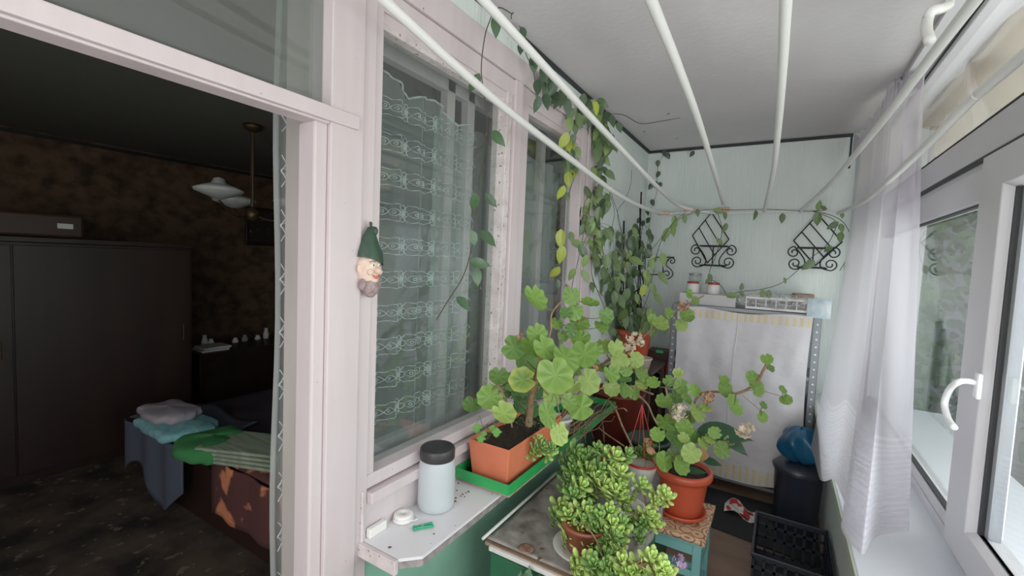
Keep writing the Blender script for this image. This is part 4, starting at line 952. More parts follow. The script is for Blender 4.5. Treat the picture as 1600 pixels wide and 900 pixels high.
def hleaf(fo, x, y, Lpx, d, c, ang=None, wid=.48, axis='y', val=None):
    p = at(x, y, d) if axis == 'y' else P(x, y, 'x', val)
    if axis == 'y' and p.x < -1.0: p = P(x, y, 'x', -1.0)
    L = Lpx * 2 / pxm(p); a = ang if ang is not None else rd.uniform(-.6, .6)
    t_ = V((math.sin(a), rd.uniform(-.25, .25), -math.cos(a))); n = camdir(p) + V((.3 + rd.uniform(-.5, .5), rd.uniform(-.4, .3), rd.uniform(-.1, .5)))
    g = rd.uniform(.8, 1.2); fo.ovate(p - t_ * L * .5, n, t_, L, L * wid, tuple(q * g for q in c), bend=rd.uniform(0, .2), fold=rd.uniform(.1, .35)); return p - t_ * L * .5
# dense bush round trellis
def scatter(fo, st, path, n, spread, Lr, d, cols, stem=True, wid=.45, sr=.0022):
    pts = cr([at(x, y, yy) if at(x, y, yy).x > -1.0 else P(x, y, 'x', -1.0) for x, y, yy in path], 8)
    if stem: st.tube(pts, sr, 5)
    for i in range(n):
        p = rd.choice(pts); k = pxm(p); q = p + V((rd.uniform(-1, 1), rd.uniform(-.6, .6), rd.uniform(-1, 1))) * spread / k
        L = rd.uniform(*Lr) * 2 / k; a = rd.uniform(-.9, .9); t_ = V((math.sin(a), rd.uniform(-.4, .2), -math.cos(a)))
        n_ = camdir(q) + V((.3 + rd.uniform(-.6, .6), rd.uniform(-.5, .4), rd.uniform(-.1, .7))); c = rd.choice(cols); g = rd.uniform(.75, 1.2)
        fo.ovate(q, n_, t_, L, L * wid, tuple(z * g for z in c), bend=rd.uniform(0, .25), fold=rd.uniform(.1, .35))
        if stem: st.tube([p, (p + q) / 2 + V((0, 0, .004)), q], .0011, 4, cap=False)
scatter(fol, st, [(985, 512, 3.26), (975, 480, 3.22), (968, 440, 3.2), (965, 400, 3.2), (975, 370, 3.2)], 75, 26, (9, 14), 0, (HM, HL, HD, HM))
scatter(fol, st, [(990, 512, 3.26), (1000, 470, 3.24), (990, 420, 3.28), (1000, 380, 3.32), (1005, 345, 3.36)], 55, 18, (8, 12), 0, (HD, HD, HM))
scatter(fol, st, [(990, 512, 3.22), (1005, 480, 3.15), (1018, 500, 3.1)], 16, 10, (12, 17), 0, (HM, HL))
scatter(fol, st, [(990, 505, 3.2), (1010, 470, 3.15), (1020, 430, 3.15), (1030, 385, 3.25), (1050, 350, 3.45), (1070, 333, 3.7)], 10, 10, (9, 13), 0, (HL, HM))
scatter(fol, st, [(955, 510, 3.1), (940, 470, 2.9), (925, 430, 2.7), (926, 400, 2.65)], 5, 10, (8, 12), 0, (HM,))
for x, y, L, c, a in ((974, 415, 9, (.7, .35, .12), .9), (1019, 415, 11, HL, .1), (1012, 440, 13, HL, -.1), (1005, 455, 12, HY, -.2), (995, 408, 14, HL, 1.3), (1022, 518, 10, HL, .3), (1040, 515, 10, HM, .2), (960, 520, 8, HM, .3)): hleaf(fol, x, y, L, 3.15, c, a)
# column of vines by the window edge, up to ceiling
scatter(fol, st, [(985, 505, 3.2), (955, 440, 2.95), (940, 380, 2.8), (937, 330, 2.72), (936, 270, 2.66), (942, 220, 2.62), (935, 185, 2.58), (925, 165, 2.55)], 112, 15, (11, 16), 0, (HM, HD, HM, HL))
scatter(fol, st, [(925, 165, 2.55), (905, 180, 2.4), (890, 210, 2.3), (893, 240, 2.28), (898, 262, 2.28)], 24, 10, (12, 17), 0, (HD, HM, HY))
scatter(fol, st, [(960, 440, 2.95), (930, 380, 2.7), (920, 340, 2.66), (925, 300, 2.66)], 30, 16, (11, 15), 0, (HM, HL, HM))
scatter(fol, st, [(900, 175, 2.4), (880, 160, 2.2), (866, 140, 2.1), (850, 110, 1.95), (835, 90, 1.8), (820, 65, 1.7)], 16, 9, (12, 15), 0, (HD, HD, HM))
for x, y, L, c, a in ((888, 282, 14, HY, .1), (876, 303, 14, HY, -.5), (887, 308, 8, HM, .1), (876, 375, 17, HY, 0), (877, 400, 17, HY, -.1), (866, 427, 14, (.34, .38, .06), -.7), (880, 222, 16, HY, -.5), (893, 228, 15, HY, .3), (903, 240, 12, HL, .2), (890, 195, 13, HL, .1), (899, 200, 13, HM, 0), (893, 372, 11, HM, .3), (905, 382, 14, HL, 1.2), (912, 395, 15, HD, .5), (914, 410, 13, HL, -.2), (893, 430, 12, HL, -.3), (915, 432, 13, HL, .4), (872, 445, 9, HD, .2)): hleaf(fol, x, y, L, 2.3, c, a)
for pl in ([(903, 262, 2.3), (890, 300, 2.3), (884, 340, 2.3), (878, 380, 2.3), (880, 440, 2.3)], [(925, 300, 2.6), (915, 350, 2.4), (905, 400, 2.35), (895, 440, 2.3), (893, 460, 2.2)], [(955, 300, 2.8), (935, 330, 2.7), (943, 380, 2.75)], [(952, 300, 2.8), (960, 330, 2.85), (955, 360, 2.8)], [(955, 302, 2.8), (968, 345, 2.9), (974, 390, 3.0)], [(925, 400, 2.6), (925, 430, 2.6), (935, 455, 2.8), (975, 490, 3.2)], [(987, 265, 3.3), (985, 290, 3.3), (975, 315, 3.1), (965, 330, 3.0), (970, 360, 3.0), (985, 400, 3.1)]):
    st.tube(cr([at(*q) for q in pl], 6), .0018, 5)
st.tube(cr([P(955, 178, 'z', 2.592), P(975, 180, 'z', 2.588), P(1000, 193, 'z', 2.590), P(1030, 190, 'z', 2.59), P(1063, 184, 'z', 2.592)], 6), .0022, 5)
for x, y, L, a in ((920, 165, 14, .6), (937, 175, 15, 0), (957, 190, 12, .3), (968, 200, 11, .4), (909, 160, 14, -.3)): hleaf(fol, x, y, L, 2.5, HD, a)
# thin runner up the end-wall corner
run = cr([at(x, y, YE - .02) for x, y in ((1010, 400), (1015, 350), (1018, 325), (1026, 300), (1027, 270), (1032, 250), (1045, 238), (1080, 235))], 6); st.tube(run, .0016, 5)
for x, y in ((1044, 244), (1038, 240), (1081, 241), (1028, 256), (1028, 273), (1024, 289), (1030, 290), (1016, 292), (1020, 317), (1012, 332), (1012, 345), (1004, 350), (998, 345)): hleaf(fol, x, y, 6, YE - .04, (.05, .085, .05), None, .6)
for mm_ in (fol, st):
    for q in mm_.v: q.x = max(q.x, -1.04); q.y = min(q.y, YE - .01); q.z = min(q.z, 2.592)
fol.build('foliage', 'waxleaf', th, smooth=True); st.build('stems', 'darkstem', th, smooth=True)

# near dangling strand in front of the house window
tv = thing('hanging_vine', 'long single vine with dark pointed leaves dangling before the house window', 'vine', P(745, 450, 'x', -.98))
fol = MB(); st = MB(); XV = -.985
st.tube(cr([P(x, y, 'x', XV) for x, y in ((800, 22), (782, 12), (772, 18), (766, 30), (757, 60), (752, 110), (757, 150), (761, 205), (752, 265), (748, 300), (743, 350), (734, 400), (722, 435), (700, 470), (682, 500))], 6), .0022, 5)
st.tube(cr([P(x, y, 'x', XV) for x, y in ((760, 205), (755, 225), (742, 245))], 5), .002, 5)
st.tube(cr([P(x, y, 'x', XV) for x, y in ((820, 2), (812, 12), (800, 22), (799, 30))], 5), .002, 5)
for x, y, L, a in ((775, 42, 18, .1), (740, 131, 18, -.75), (779, 217, 18, .75), (741, 318, 17, -.3), (768, 314, 15, .7), (741, 375, 15, .15), (764, 374, 19, .75), (751, 412, 19, 1.45), (745, 434, 17, .25), (725, 475, 17, .9)):
    p = P(x, y, 'x', XV); b_ = hleaf(fol, x, y, L, 0, (.06, .125, .055), a, .46, 'x', XV + .01)
fol.build('foliage', 'waxleaf', tv, smooth=True); st.build('stem', 'darkstem', tv, smooth=True)
tv = thing('hanging_vine', 'cluster of dark vine leaves hanging from the ceiling edge behind the second tube', 'vine', P(840, 130, 'x', -.98))
fol = MB(); st = MB()
st.tube(cr([P(x, y, 'x', XV) for x, y in ((812, 40), (820, 80), (833, 110), (838, 150), (838, 170))], 6), .002, 5)
for x, y, L, a in ((818, 52, 11, .3), (814, 76, 12, 0), (834, 102, 14, .15), (851, 118, 14, .3), (840, 138, 14, .1), (863, 140, 15, -.4), (839, 165, 14, -.3), (854, 160, 14, .3), (880, 150, 14, .4), (887, 168, 14, .1)): hleaf(fol, x, y, L, 0, (.045, .085, .045), a, .52, 'x', XV + .01)
fol.build('foliage', 'waxleaf', tv, smooth=True); st.build('stem', 'darkstem', tv, smooth=True)
# runner on the crossbar and iron holders
tv = thing('trailing_vine', 'thin vine twining along the crossbar and over the iron holders', 'vine', at(1200, 330, 3.75))
fol = MB(); st = MB()
cvs = [[(1010, 400, 3.6), (1035, 370, 3.7), (1062, 342, 3.76), (1100, 328, 3.77), (1150, 328, 3.77), (1200, 327, 3.77), (1260, 330, 3.77), (1290, 328, 3.77)],
       [(1270, 330, 3.77), (1300, 337, 3.77), (1320, 350, 3.77), (1330, 375, 3.78), (1325, 400, 3.78), (1312, 423, 3.78)],
       [(1270, 330, 3.76), (1305, 345, 3.74), (1302, 365, 3.74), (1290, 385, 3.74), (1265, 405, 3.74), (1225, 440, 3.72), (1190, 452, 3.66), (1155, 456, 3.62), (1135, 465, 3.6)],
       [(1120, 330, 3.76), (1128, 360, 3.75), (1120, 395, 3.75), (1108, 430, 3.72), (1125, 445, 3.66), (1135, 460, 3.6)]]
for c in cvs: st.tube(cr([at(*q) for q in c], 6), .0024, 5)
for x, y, L, a in ((1070, 343, 8, .2), (1050, 360, 7, .3), (1037, 373, 7, .3), (1090, 333, 7, .2), (1123, 330, 9, 1.2), (1133, 338, 7, .2), (1132, 357, 9, -.3), (1125, 378, 8, .8), (1180, 337, 9, 0), (1222, 342, 9, 0), (1280, 320, 9, 3.0), (1277, 343, 12, 0), (1316, 337, 6, .2), (1300, 353, 10, -.9), (1315, 357, 8, .3), (1313, 372, 10, 0), (1293, 390, 8, -.8), (1262, 415, 12, -.8), (1322, 418, 8, -.2), (1227, 439, 6, .4), (1191, 460, 9, -.1), (1201, 461, 8, .1), (1159, 447, 7, 3.0), (1145, 462, 10, 1.5), (1160, 460, 7, .6), (1110, 435, 8, .4), (1105, 440, 6, -.4), (1288, 325, 6, 1.2)): hleaf(fol, x, y, L, 3.70 if y < 430 else 3.60, HM if rd.random() < .6 else HL, a, .5)
fol.build('foliage', 'waxleaf', tv, smooth=True); st.build('stem', 'darkstem', tv, smooth=True)

# ================================================================ SHELF UNIT
t = thing('metal_shelving', 'grey slotted steel shelving unit against the end wall hidden by a sheet', 'shelving', (-.24, 3.73, 0))
SX0, SX1, SY = -.70, .245, 3.55
for x, s in ((SX0, 1), (SX1, -1)):
    for y, sy in ((SY, 1), (YE - .03, -1)):
        o = None; f = MB(); f.box(min(x, x + s * .042), max(x, x + s * .042), min(y, y + sy * .002), max(y, y + sy * .002), 0, 1.34); f.box(min(x, x + s * .002), max(x, x + s * .002), min(y, y + sy * .035), max(y, y + sy * .035), 0, 1.34)
        o = f.build('upright', 'metalgrey', t)
        if y == SY:
            for k in range(26):
                h = MB(); h.lathe([(0, 0), (.0065, 0), (.0065, .0015), (0, .0015)], (x + s * .021, y - .0002, .03 + k * .05), 10, Matrix.Rotation(pi / 2, 3, 'X')); h.build('slot_hole', 'holes', o)
for z in (.08, .48, .9, 1.32):
    f = MB(); f.box(SX0 + .003, SX1 - .003, SY + .004, YE - .035, z, z + .022); f.build('shelf_board', 'metalgrey', t)
def sheetf(u, v):
    x = lerp(SX0 + .045, SX1 - .05, u); z = lerp(1.322, .115, v)
    return V((x + .01 * math.sin(v * 5 + u * 3), SY - .016 - .006 * math.sin(u * 11 + 2 * math.sin(v * 3)) * (.5 + v) - .005 * math.sin(u * 17 + 1) * (1 - .5 * v) - .004 * math.sin(u * 23 - v * 9 + 1.5 * math.sin(v * 7)) - .0015 * math.sin(u * 47 + v * 11), z + .012 * math.sin(u * 9)))
m = MB(); m.grid(sheetf, 110, 70)
tsx = thing('shelf_sheet', 'white cotton sheet with yellow bordered ends hung over the shelving front', 'sheet', (-.24, 3.53, .1))
m.build('cloth', 'sheet', tsx, smooth=True)
m = MB(); m.tube([sheetf(.47 + .004 * math.sin(k), k / 20) - V((0, .004, 0)) for k in range(21)], .0022, 5); m.build('centre_seam', 'whiteplastic', tsx, smooth=True)
ztop = 1.343
# carton on top, jars, bag
cx0 = at(1062, 470, 3.62).x; cx1 = at(1150, 470, 3.62).x
tag(MB().box(cx0, cx1, 3.60, 3.84, ztop, ztop + .082).build('white_carton', mat('white_carton', (206, 204, 204), .7, (188, 186, 186), (9, 9, 9)), bevel=.003), 'low white carton on top of the shelving under the jars', 'carton')
def jar(px_, label, lidm, tall, red):
    c = at(px_, 458, 3.70); c.z = ztop + .083; t = thing('glass_jar', label, 'jar', c, 'jars on the white carton'); r = .046
    MB().lathe([(0, 0), (r * .9, 0), (r, .006), (r, .062 if not tall else .075), (r * .85, .075 if not tall else .09), (r * .85, .082 if not tall else .10)], c, 24).build('jar_body', 'whiteplastic' if red else 'jarplastic', t, smooth=True)
    h = .082 if not tall else .10
    MB().lathe([(r * .88, h - .012), (r * .93, h - .01), (r * .93, h + .004), (r * .88, h + .006), (0, h + .006)], c, 24).build('jar_lid', lidm, t, smooth=True)
    return c
c = jar(1082, 'white jar with red lid at the left end of the carton', 'redmetal', False, True)
jar(1114, 'white jar with red lid to the right, beside the plastic bag', 'redmetal', False, True)
c.z += .09; c.x += .012
t = thing('glass_jar', 'clear jar with silver lid stacked on the left red-lidded jar', 'jar', c, 'jars on the white carton')
MB().lathe([(0, 0), (.042, 0), (.045, .005), (.045, .04), (.040, .048)], c, 24).build('jar_body', glassmat('jar_glass', ior=1.45, haze=.35), t, smooth=True)
MB().lathe([(.042, .046), (.046, .047), (.046, .06), (.042, .062), (0, .062)], c, 24).build('jar_lid', 'silver', t, smooth=True)
# rack in clear bag
xa, xb = at(1165, 480, 3.58).x, at(1262, 490, 3.58).x
t = thing('white_wire_rack', 'white slatted rack wrapped in the clear bag on top of the shelving', 'rack', ((xa + xb) / 2, 3.66, ztop))
f = MB(); f.box(xa, xb, 3.56, 3.575, ztop + .006, ztop + .022); f.box(xa, xb, 3.56, 3.575, ztop + .078, ztop + .09); f.box(xa, xb, 3.74, 3.755, ztop + .078, ztop + .09)
for k in range(7):
    x = lerp(xa, xb - .008, k / 6); f.box(x, x + .006, 3.562, 3.572, ztop + .02, ztop + .08); f.box(x, x + .006, 3.575, 3.74, ztop + .08, ztop + .088)
f.build('rack_frame', 'whiteplastic', t)
MB().box(xa, xb, 3.60, 3.73, ztop + .004, ztop + .05).build('rack_content', mat('grey_content', (150, 148, 150), .6), t)
m = MB(); p0 = V((at(1262, 470, 3.55).x, 3.548, ztop - .035))
m.box(p0.x, p0.x + .13, 3.545, 3.550, ztop - .02, ztop + .105); m.build('product_label', mat('label_blue', (206, 216, 222), .5, (150, 184, 196), (20, 20, 14)), t)
bx0 = at(1145, 478, 3.58).x; bx1 = at(1300, 490, 3.55).x
m = MB()
def bagf(u, v):
    a = 2 * pi * v; e = math.sin(pi * min(max(u, .0), 1)) ** .35 if 0 < u < 1 else 0.05; n_ = 1 + .10 * math.sin(a * 5 + u * 17) + .07 * math.sin(a * 3 - u * 31)
    return V((lerp(bx0, bx1, u), 3.655 + .125 * e * n_ * math.cos(a), ztop + .058 + .062 * e * n_ * math.sin(a)))
m.grid(bagf, 50, 36)
tag(m.build('plastic_bag', 'bag', smooth=True), 'crumpled clear plastic bag around the rack on top of the shelving', 'bag')
m = MB(); m.box(at(1238, 470, 3.72).x, at(1272, 470, 3.72).x, 3.78, 3.86, ztop + .0, ztop + .125, rot=.2); tag(m.build('wooden_block', 'wood', bevel=.01), 'brown wooden piece behind the clear bag on the shelving', 'wood')
# dark box with green label left of shelf
t = thing('black_radio', 'dark box with a small green label between climber pot and shelving', 'box', at(1028, 600, 3.66))
p0 = at(1010, 545, 3.66); p1 = at(1049, 602, 3.66)
MB().box(p0.x + .01, p1.x + .0, 3.64, 3.80, .0, p0.z).build('box_body', 'darkbox', t, bevel=.004)
q = at(1030, 549, 3.635); MB().box(q.x - .025, q.x + .03, 3.634, 3.6395, q.z - .012, q.z + .008).build('green_label', 'greenlabel', t)
q = at(1023, 590, 3.635); MB().lathe([(.045, 0), (.06, .004), (.065, .010), (.05, .012), (.045, 0)], V((q.x, 3.64, q.z)), 28, Matrix.Rotation(pi / 2, 3, 'X')).build('round_dial', 'metalgrey', t, smooth=True)
q = at(1044, 585, 3.63); MB().box(q.x - .02, q.x + .008, 3.632, 3.6395, q.z - .09, q.z + .1).build('red_side', 'redmetal', t)
c = at(1012, 600, 3.10); c = V((-.80, 3.17, .887))
tag(MB().lathe([(0, 0), (.045, 0), (.06, .07), (.066, .075), (.066, .085), (.058, .085), (.05, .02), (0, .02)], c, 28).build('cream_pot', mat('cream_pot_paint', (206, 190, 176), .5), smooth=True), 'small cream pot on the corner stand in front of the dark box', 'pot')

# ================================================================ FLOOR CORNER: bin, bag, crate, mat
tag(MB().box(-.60, .30, 3.05, 3.60, .001, .012).build('rubber_mat', 'darkfloor', rot if False else None) if False else MB().prism([(-.66, 3.06), (.30, 2.92), (.30, 3.53), (-.66, 3.53)], .001, .012).build('rubber_mat', 'darkfloor'), 'black rubber mat on the floor before the sheet-covered shelving', 'mat')
m = MB(); m.grid(lambda u, v: V((lerp(-.22, -.02, u), lerp(3.20, 3.34, v) + .03 * math.sin(u * 5), .03 + .03 * math.sin(u * 7 + v * 3) * math.sin(v * 5 + u))), 20, 12)
tag(m.build('flower_print_cloth', mat('red_white_print', (216, 214, 210), .8, (190, 50, 50), (14, 14, 14), .55, .6), smooth=True, solid=.006), 'crumpled white cloth with red print on the black mat', 'cloth')
c = V((.275 - .20, 3.30, 0.013))
c = V((.10, 3.30, .013))
t = thing('dark_bin', 'dark round bin standing by the right wall under the blue bag', 'bin', V((.19, 3.28, .013)))
c = V((.175, 3.30, .013))
MB().lathe([(0, 0), (.11, 0), (.115, .01), (.132, .36), (.140, .365), (.140, .385), (.13, .385), (.12, .36), (0, .35)], c, 36).build('bin_body', 'darkbin', t, smooth=True)
MB().lathe([(.142, .378), (.146, .385), (.12, .41), (.05, .42), (0, .42)], c, 36).build('bin_lid', 'darkbin', t, smooth=True)
m = MB(); rd = random.Random(2); cc = c + V((.0, .0, .53))
def blob(u, v):
    th_ = pi * u; a = 2 * pi * v; n_ = 1 + .16 * math.sin(3 * a + 5 * u) + .1 * math.sin(7 * a - 9 * u)
    return cc + V((.12 * math.sin(th_) * math.cos(a) * n_, .12 * math.sin(th_) * math.sin(a) * n_, .11 * math.cos(th_) * (1 + .06 * math.sin(5 * a))))
m.grid(blob, 24, 40); tag(m.build('blue_bag', 'blueplastic', smooth=True), 'crumpled blue plastic bag on the dark bin', 'bag')
# crate
t = thing('plastic_crate', 'black slotted plastic crate on the floor by the right wall', 'crate', (.15, 2.7, .001))
ax0, ax1, ay0, ay1, ah = -.03, .30, 2.42, 2.86, .24
def crate_side(p, q, name='side_wall'):
    p = V(p); q = V(q); d = (q - p); L = d.length; d.normalize(); n = V((-d.y, d.x, 0)) * .006; m = MB()
    def bar(a, b, z0, z1):
        A = p + d * a; B = p + d * b
        m.hexa([A + V((0, 0, z0)), B + V((0, 0, z0)), B + n + V((0, 0, z0)), A + n + V((0, 0, z0)), A + V((0, 0, z1)), B + V((0, 0, z1)), B + n + V((0, 0, z1)), A + n + V((0, 0, z1))])
    for z0, z1 in ((0, .03), (.10, .115), (.165, .18), (.215, .24)): bar(0, L, z0, z1)
    k = 0
    while k * .045 < L: bar(k * .045, min(k * .045 + .012, L), .02, .22); k += 1
    return m.build(name, 'crate', t)
for a, b in (((ax0, ay0, .013), (ax1, ay0, .013)), ((ax1, ay0, .013), (ax1, ay1, .013)), ((ax1, ay1, .013), (ax0, ay1, .013)), ((ax0, ay1, .013), (ax0, ay0, .013))): crate_side(a, b)
f = MB(); f.box(ax0, ax1, ay0, ay1, .001, .014); f.build('crate_bottom', 'crate', t)
f = MB()
for (a, b) in ((ax0 - .006, ax0 + .004), (ax1 - .004, ax1 + .006)): f.box(a, b, ay0 - .006, ay1 + .006, .240, .256)
for (a, b) in ((ay0 - .006, ay0 + .004), (ay1 - .004, ay1 + .006)): f.box(ax0, ax1, a, b, .240, .256)
f.build('crate_rim', 'crate', t, bevel=.002)

# ================================================================ GNOME
gc = P(580, 428, 'x', -1.02)
def G(x, y, dx=0): p = P(x, y, 'x', -1.03); p.x += dx; return p
g0 = P(579, 425, 'x', -1.035)
t = thing('gnome_mask', 'painted gnome face with tall green hat hanging on the white window post', 'ornament', g0)
ul = (P(600, 425, 'x', -1.035) - P(560, 425, 'x', -1.035)).length / 2      # half width in metres
fy = V((0, 1, 0)); hw = ul * .78
rz = Matrix.Rotation(.35, 3, 'Z')      # turned a little to the balcony
cF = P(577, 421, 'x', -1.028)
def rel(a, b, c): return cF + V((c, a, b))   # a sideways (+y), b up, c out
W2 = hw
face = MB()
def facef(u, v):
    th_ = pi * u; a = 2 * pi * v
    y = W2 * math.sin(th_) * math.cos(a); x = .030 * math.sin(th_) * math.sin(a); z = .052 * math.cos(th_)
    sidew = 1 - .18 * max(0, -math.cos(th_)); return rel(y * sidew, z, x)
face.grid(facef, 20, 32)
for s in (-1, 1): face.ell(rel(s * W2 * .42, -.006, .022), (.010, .012, .010)); face.ell(rel(s * W2 * .98, .002, .0), (.006, .006, .012))
face.ell(rel(0, -.002, .034), (.012, .009, .010)); face.ell(rel(0, .030, .020), (.012, .022, .010)); face.ell(rel(0, -.030, .022), (.010, .012, .008))
fo = face.build('face', 'skin', t, smooth=True)
for s in (-1, 1):
    e = MB(); e.ell(rel(s * .0125, .014, .0275), (.004, .006, .0042)); eo = e.build('eye', 'eyew', fo, smooth=True)
    e = MB(); e.ell(rel(s * .0120, .0135, .0313), (.0014, .0024, .0026)); e.build('pupil', 'dark', eo, smooth=True)
    e = MB(); e.tube(cr([rel(s * .005, .022, .030), rel(s * .012, .026, .030), rel(s * .021, .021, .025)], 5), .0016, 6); e.build('eyebrow', 'beard', fo, smooth=True)
e = MB(); e.tube(cr([rel(-.013, -.015, .029), rel(-.006, -.020, .033), rel(0, -.0215, .034), rel(.006, -.020, .033), rel(.013, -.015, .029)], 5), [.0016 + .0018 * math.sin(pi * i / 20) for i in range(21)], 8); e.build('mouth', 'lips', fo, smooth=True)
e = MB(); e.tube(cr([rel(-.008, .034, .026), rel(0, .026, .031), rel(.009, .036, .028), rel(.002, .040, .03)], 5), .0035, 8); e.build('forelock', 'beard', fo, smooth=True)
h = MB(); prof = [(-.01, 1.06, .0), (.012, 1.02, .0), (.035, .80, .0), (.06, .56, .001), (.078, .38, .004), (.088, .30, .010), (.092, .12, .012)]
vs = []; S = 24
for dz, k, off in prof:
    for i in range(S):
        a = 2 * pi * i / S; vs.append(rel(W2 * k * math.cos(a) + off * .5, .034 + dz - .012 * math.cos(a) * (1 if dz < .0 else 0), .031 * k * math.sin(a) + (.004 if k > 1 else 0)))
h.add(vs, [(i * S + k, i * S + (k + 1) % S, (i + 1) * S + (k + 1) % S, (i + 1) * S + k) for i in range(len(prof) - 1) for k in range(S)] + [tuple(range((len(prof) - 1) * S, len(prof) * S))])
h.ell(rel(.012, .112, .006), (.009, .010, .013)); ho = h.build('hat', 'gnomehat', t, smooth=True)
e = MB(); e.lathe([(.004, -.0015), (.0065, 0), (.004, .0015)], rel(0, .132, .002), 12, Matrix.Rotation(pi / 2, 3, 'Y')); e.build('hanging_loop', 'gnomehat', ho, smooth=True)
b = MB()
b.ell(rel(0, -.050, .008), (.024, W2 * .72, .028)); b.ell(rel(-W2 * .72, -.043, .004), (.013, .009, .018)); b.ell(rel(W2 * .72, -.043, .004), (.013, .009, .018)); b.ell(rel(0, -.068, .006), (.016, .016, .014))
b.build('beard', 'beard', t, smooth=True)

# ================================================================ DARK ROOM CONTENTS
t = thing('wardrobe', 'dark brown two-door wardrobe against the far wall of the dark room', 'wardrobe', (-4.5, .6, 0))
MB().box(-4.85, -4.22, -1.2, 1.83, 0, 1.60).build('carcass', 'wardrobe', t, bevel=.005)
MB().box(-4.87, -4.19, -1.22, 1.85, 1.60, 1.635).build('top_board', 'wardrobe', t, bevel=.004)
for y0, y1 in ((-1.18, -.2), (-.19, .80), (.81, 1.81)):
    d = MB().box(-4.22, -4.20, y0, y1, .06, 1.58).build('door', 'wardrobe', t, bevel=.003)
    MB().tube([(-4.195, y1 - .06, .85), (-4.175, y1 - .06, .85), (-4.175, y1 - .06, .97), (-4.195, y1 - .06, .97)], .005, 6).build('door_handle', 'brass', d)
a = P(125, 375, 'x', -4.4); b_ = P(125, 338, 'x', -4.4)
t = thing('suitcase', 'dark brown suitcase lying on top of the wardrobe', 'suitcase', (-4.45, .5, 1.636))
MB().box(-4.75, -4.30, -.1, a.y, 1.637, b_.z).build('suitcase_body', 'wardrobe_box', t, bevel=.02)
q = P(102, 353, 'x', -4.295); MB().box(-4.297, -4.292, q.y - .04, q.y + .04, q.z - .02, q.z + .015).build('white_label', 'paper', t)
# chandelier
rc_ = P(395, 195, 'z', 2.6); cz = P(395, 335, 'x', rc_.x).z
t = thing('chandelier', 'dark metal ceiling lamp with milky glass shades in the dark room', 'lamp', rc_)
MB().lathe([(.07, 0), (.065, -.03), (.02, -.06), (0, -.06)], rc_, 20).build('ceiling_rose', 'brass', t, smooth=True)
MB().tube([rc_, V((rc_.x, rc_.y, cz))], .014, 8).build('rod', 'brass', t)
MB().ell(V((rc_.x, rc_.y, cz)), (.05, .05, .06)).build('hub', 'brass', t, smooth=True)
s0 = P(342, 298, 'x', rc_.x + .05)
for k, tgt in enumerate((V((s0.x, s0.y, s0.z)), V((rc_.x + .10, rc_.y + .30, s0.z - .02)), V((rc_.x - .36, rc_.y + .05, s0.z - .02)))):
    hub = V((rc_.x, rc_.y, cz)); a_ = MB(); a_.tube(cr([hub, hub.lerp(tgt, .5) + V((0, 0, -.10)), tgt + V((0, 0, -.07))], 6), .009, 6); ao = a_.build('arm', 'brass', t, smooth=True)
    MB().lathe([(.03, -.06), (.09, -.035), (.155, -.01), (.165, .01), (.11, .035), (.05, .055), (.035, .09), (0, .10)], tgt, 28).build('lamp_shade', 'lampglass', ao, smooth=True)
# picture
p0 = P(384, 322, 'x', RX + .02); p1 = P(430, 385, 'x', RX + .02)
t = thing('framed_picture', 'dark framed picture on the wallpapered far wall', 'picture', (RX + .02, (p0.y + p1.y) / 2, p1.z))
MB().box(RX, RX + .03, p0.y, p1.y + .1, p1.z, p0.z).build('picture_frame', 'wardrobe', t, bevel=.01)
MB().box(RX + .028, RX + .034, p0.y + .05, p1.y + .05, p1.z + .05, p0.z - .05).build('picture_image', mat('dark_flower_picture', (60, 52, 50), .5, (150, 120, 112), (12, 12, 12), .58, .66), t)
# dresser
dz = P(380, 545, 'x', -4.7).z; y0 = P(312, 545, 'x', -4.7).y
t = thing('dresser', 'dark low dresser beside the wardrobe in the dark room', 'dresser', (-4.95, y0 + .7, 0))
MB().box(-5.2, -4.70, y0, y0 + 1.5, 0, dz).build('carcass', 'wardrobe', t, bevel=.004)
for k in range(3): MB().box(-4.70, -4.685, y0 + .03, y0 + 1.47, .06 + k * (dz - .1) / 3, (k + 1) * (dz - .1) / 3 + .03).build('drawer', 'wardrobe', t, bevel=.003)
for i in range(2): tag(MB().box(-4.98, -4.76, y0 + .05 + .015 * i, y0 + .30 + .02 * i, dz + .001 + i * .022, dz + .020 + i * .022).build('book', 'paper', bevel=.002), ('white book lying flat on the dark dresser, bottom of two', 'smaller white book on top of the other on the dresser')[i], 'book')
for i, (x, col_, h) in enumerate(((322, 'lampglass', .12), (332, 'whiteplastic', .07), (370, 'whiteplastic', .05), (385, 'palecloth', .07), (405, 'whiteplastic', .05), (418, 'lampglass', .12))):
    q = P(x, 520, 'x', -5.05); r = .03
    tag(MB().lathe([(0, 0), (r, 0), (r * 1.1, h * .4), (r * .6, h * .8), (r * .7, h), (0, h)], V((-5.08, q.y, dz + .001)), 14).build('trinket', col_, smooth=True), 'small pale trinket standing on the dark dresser in the unlit room', 'trinket', 'trinkets on the dresser')
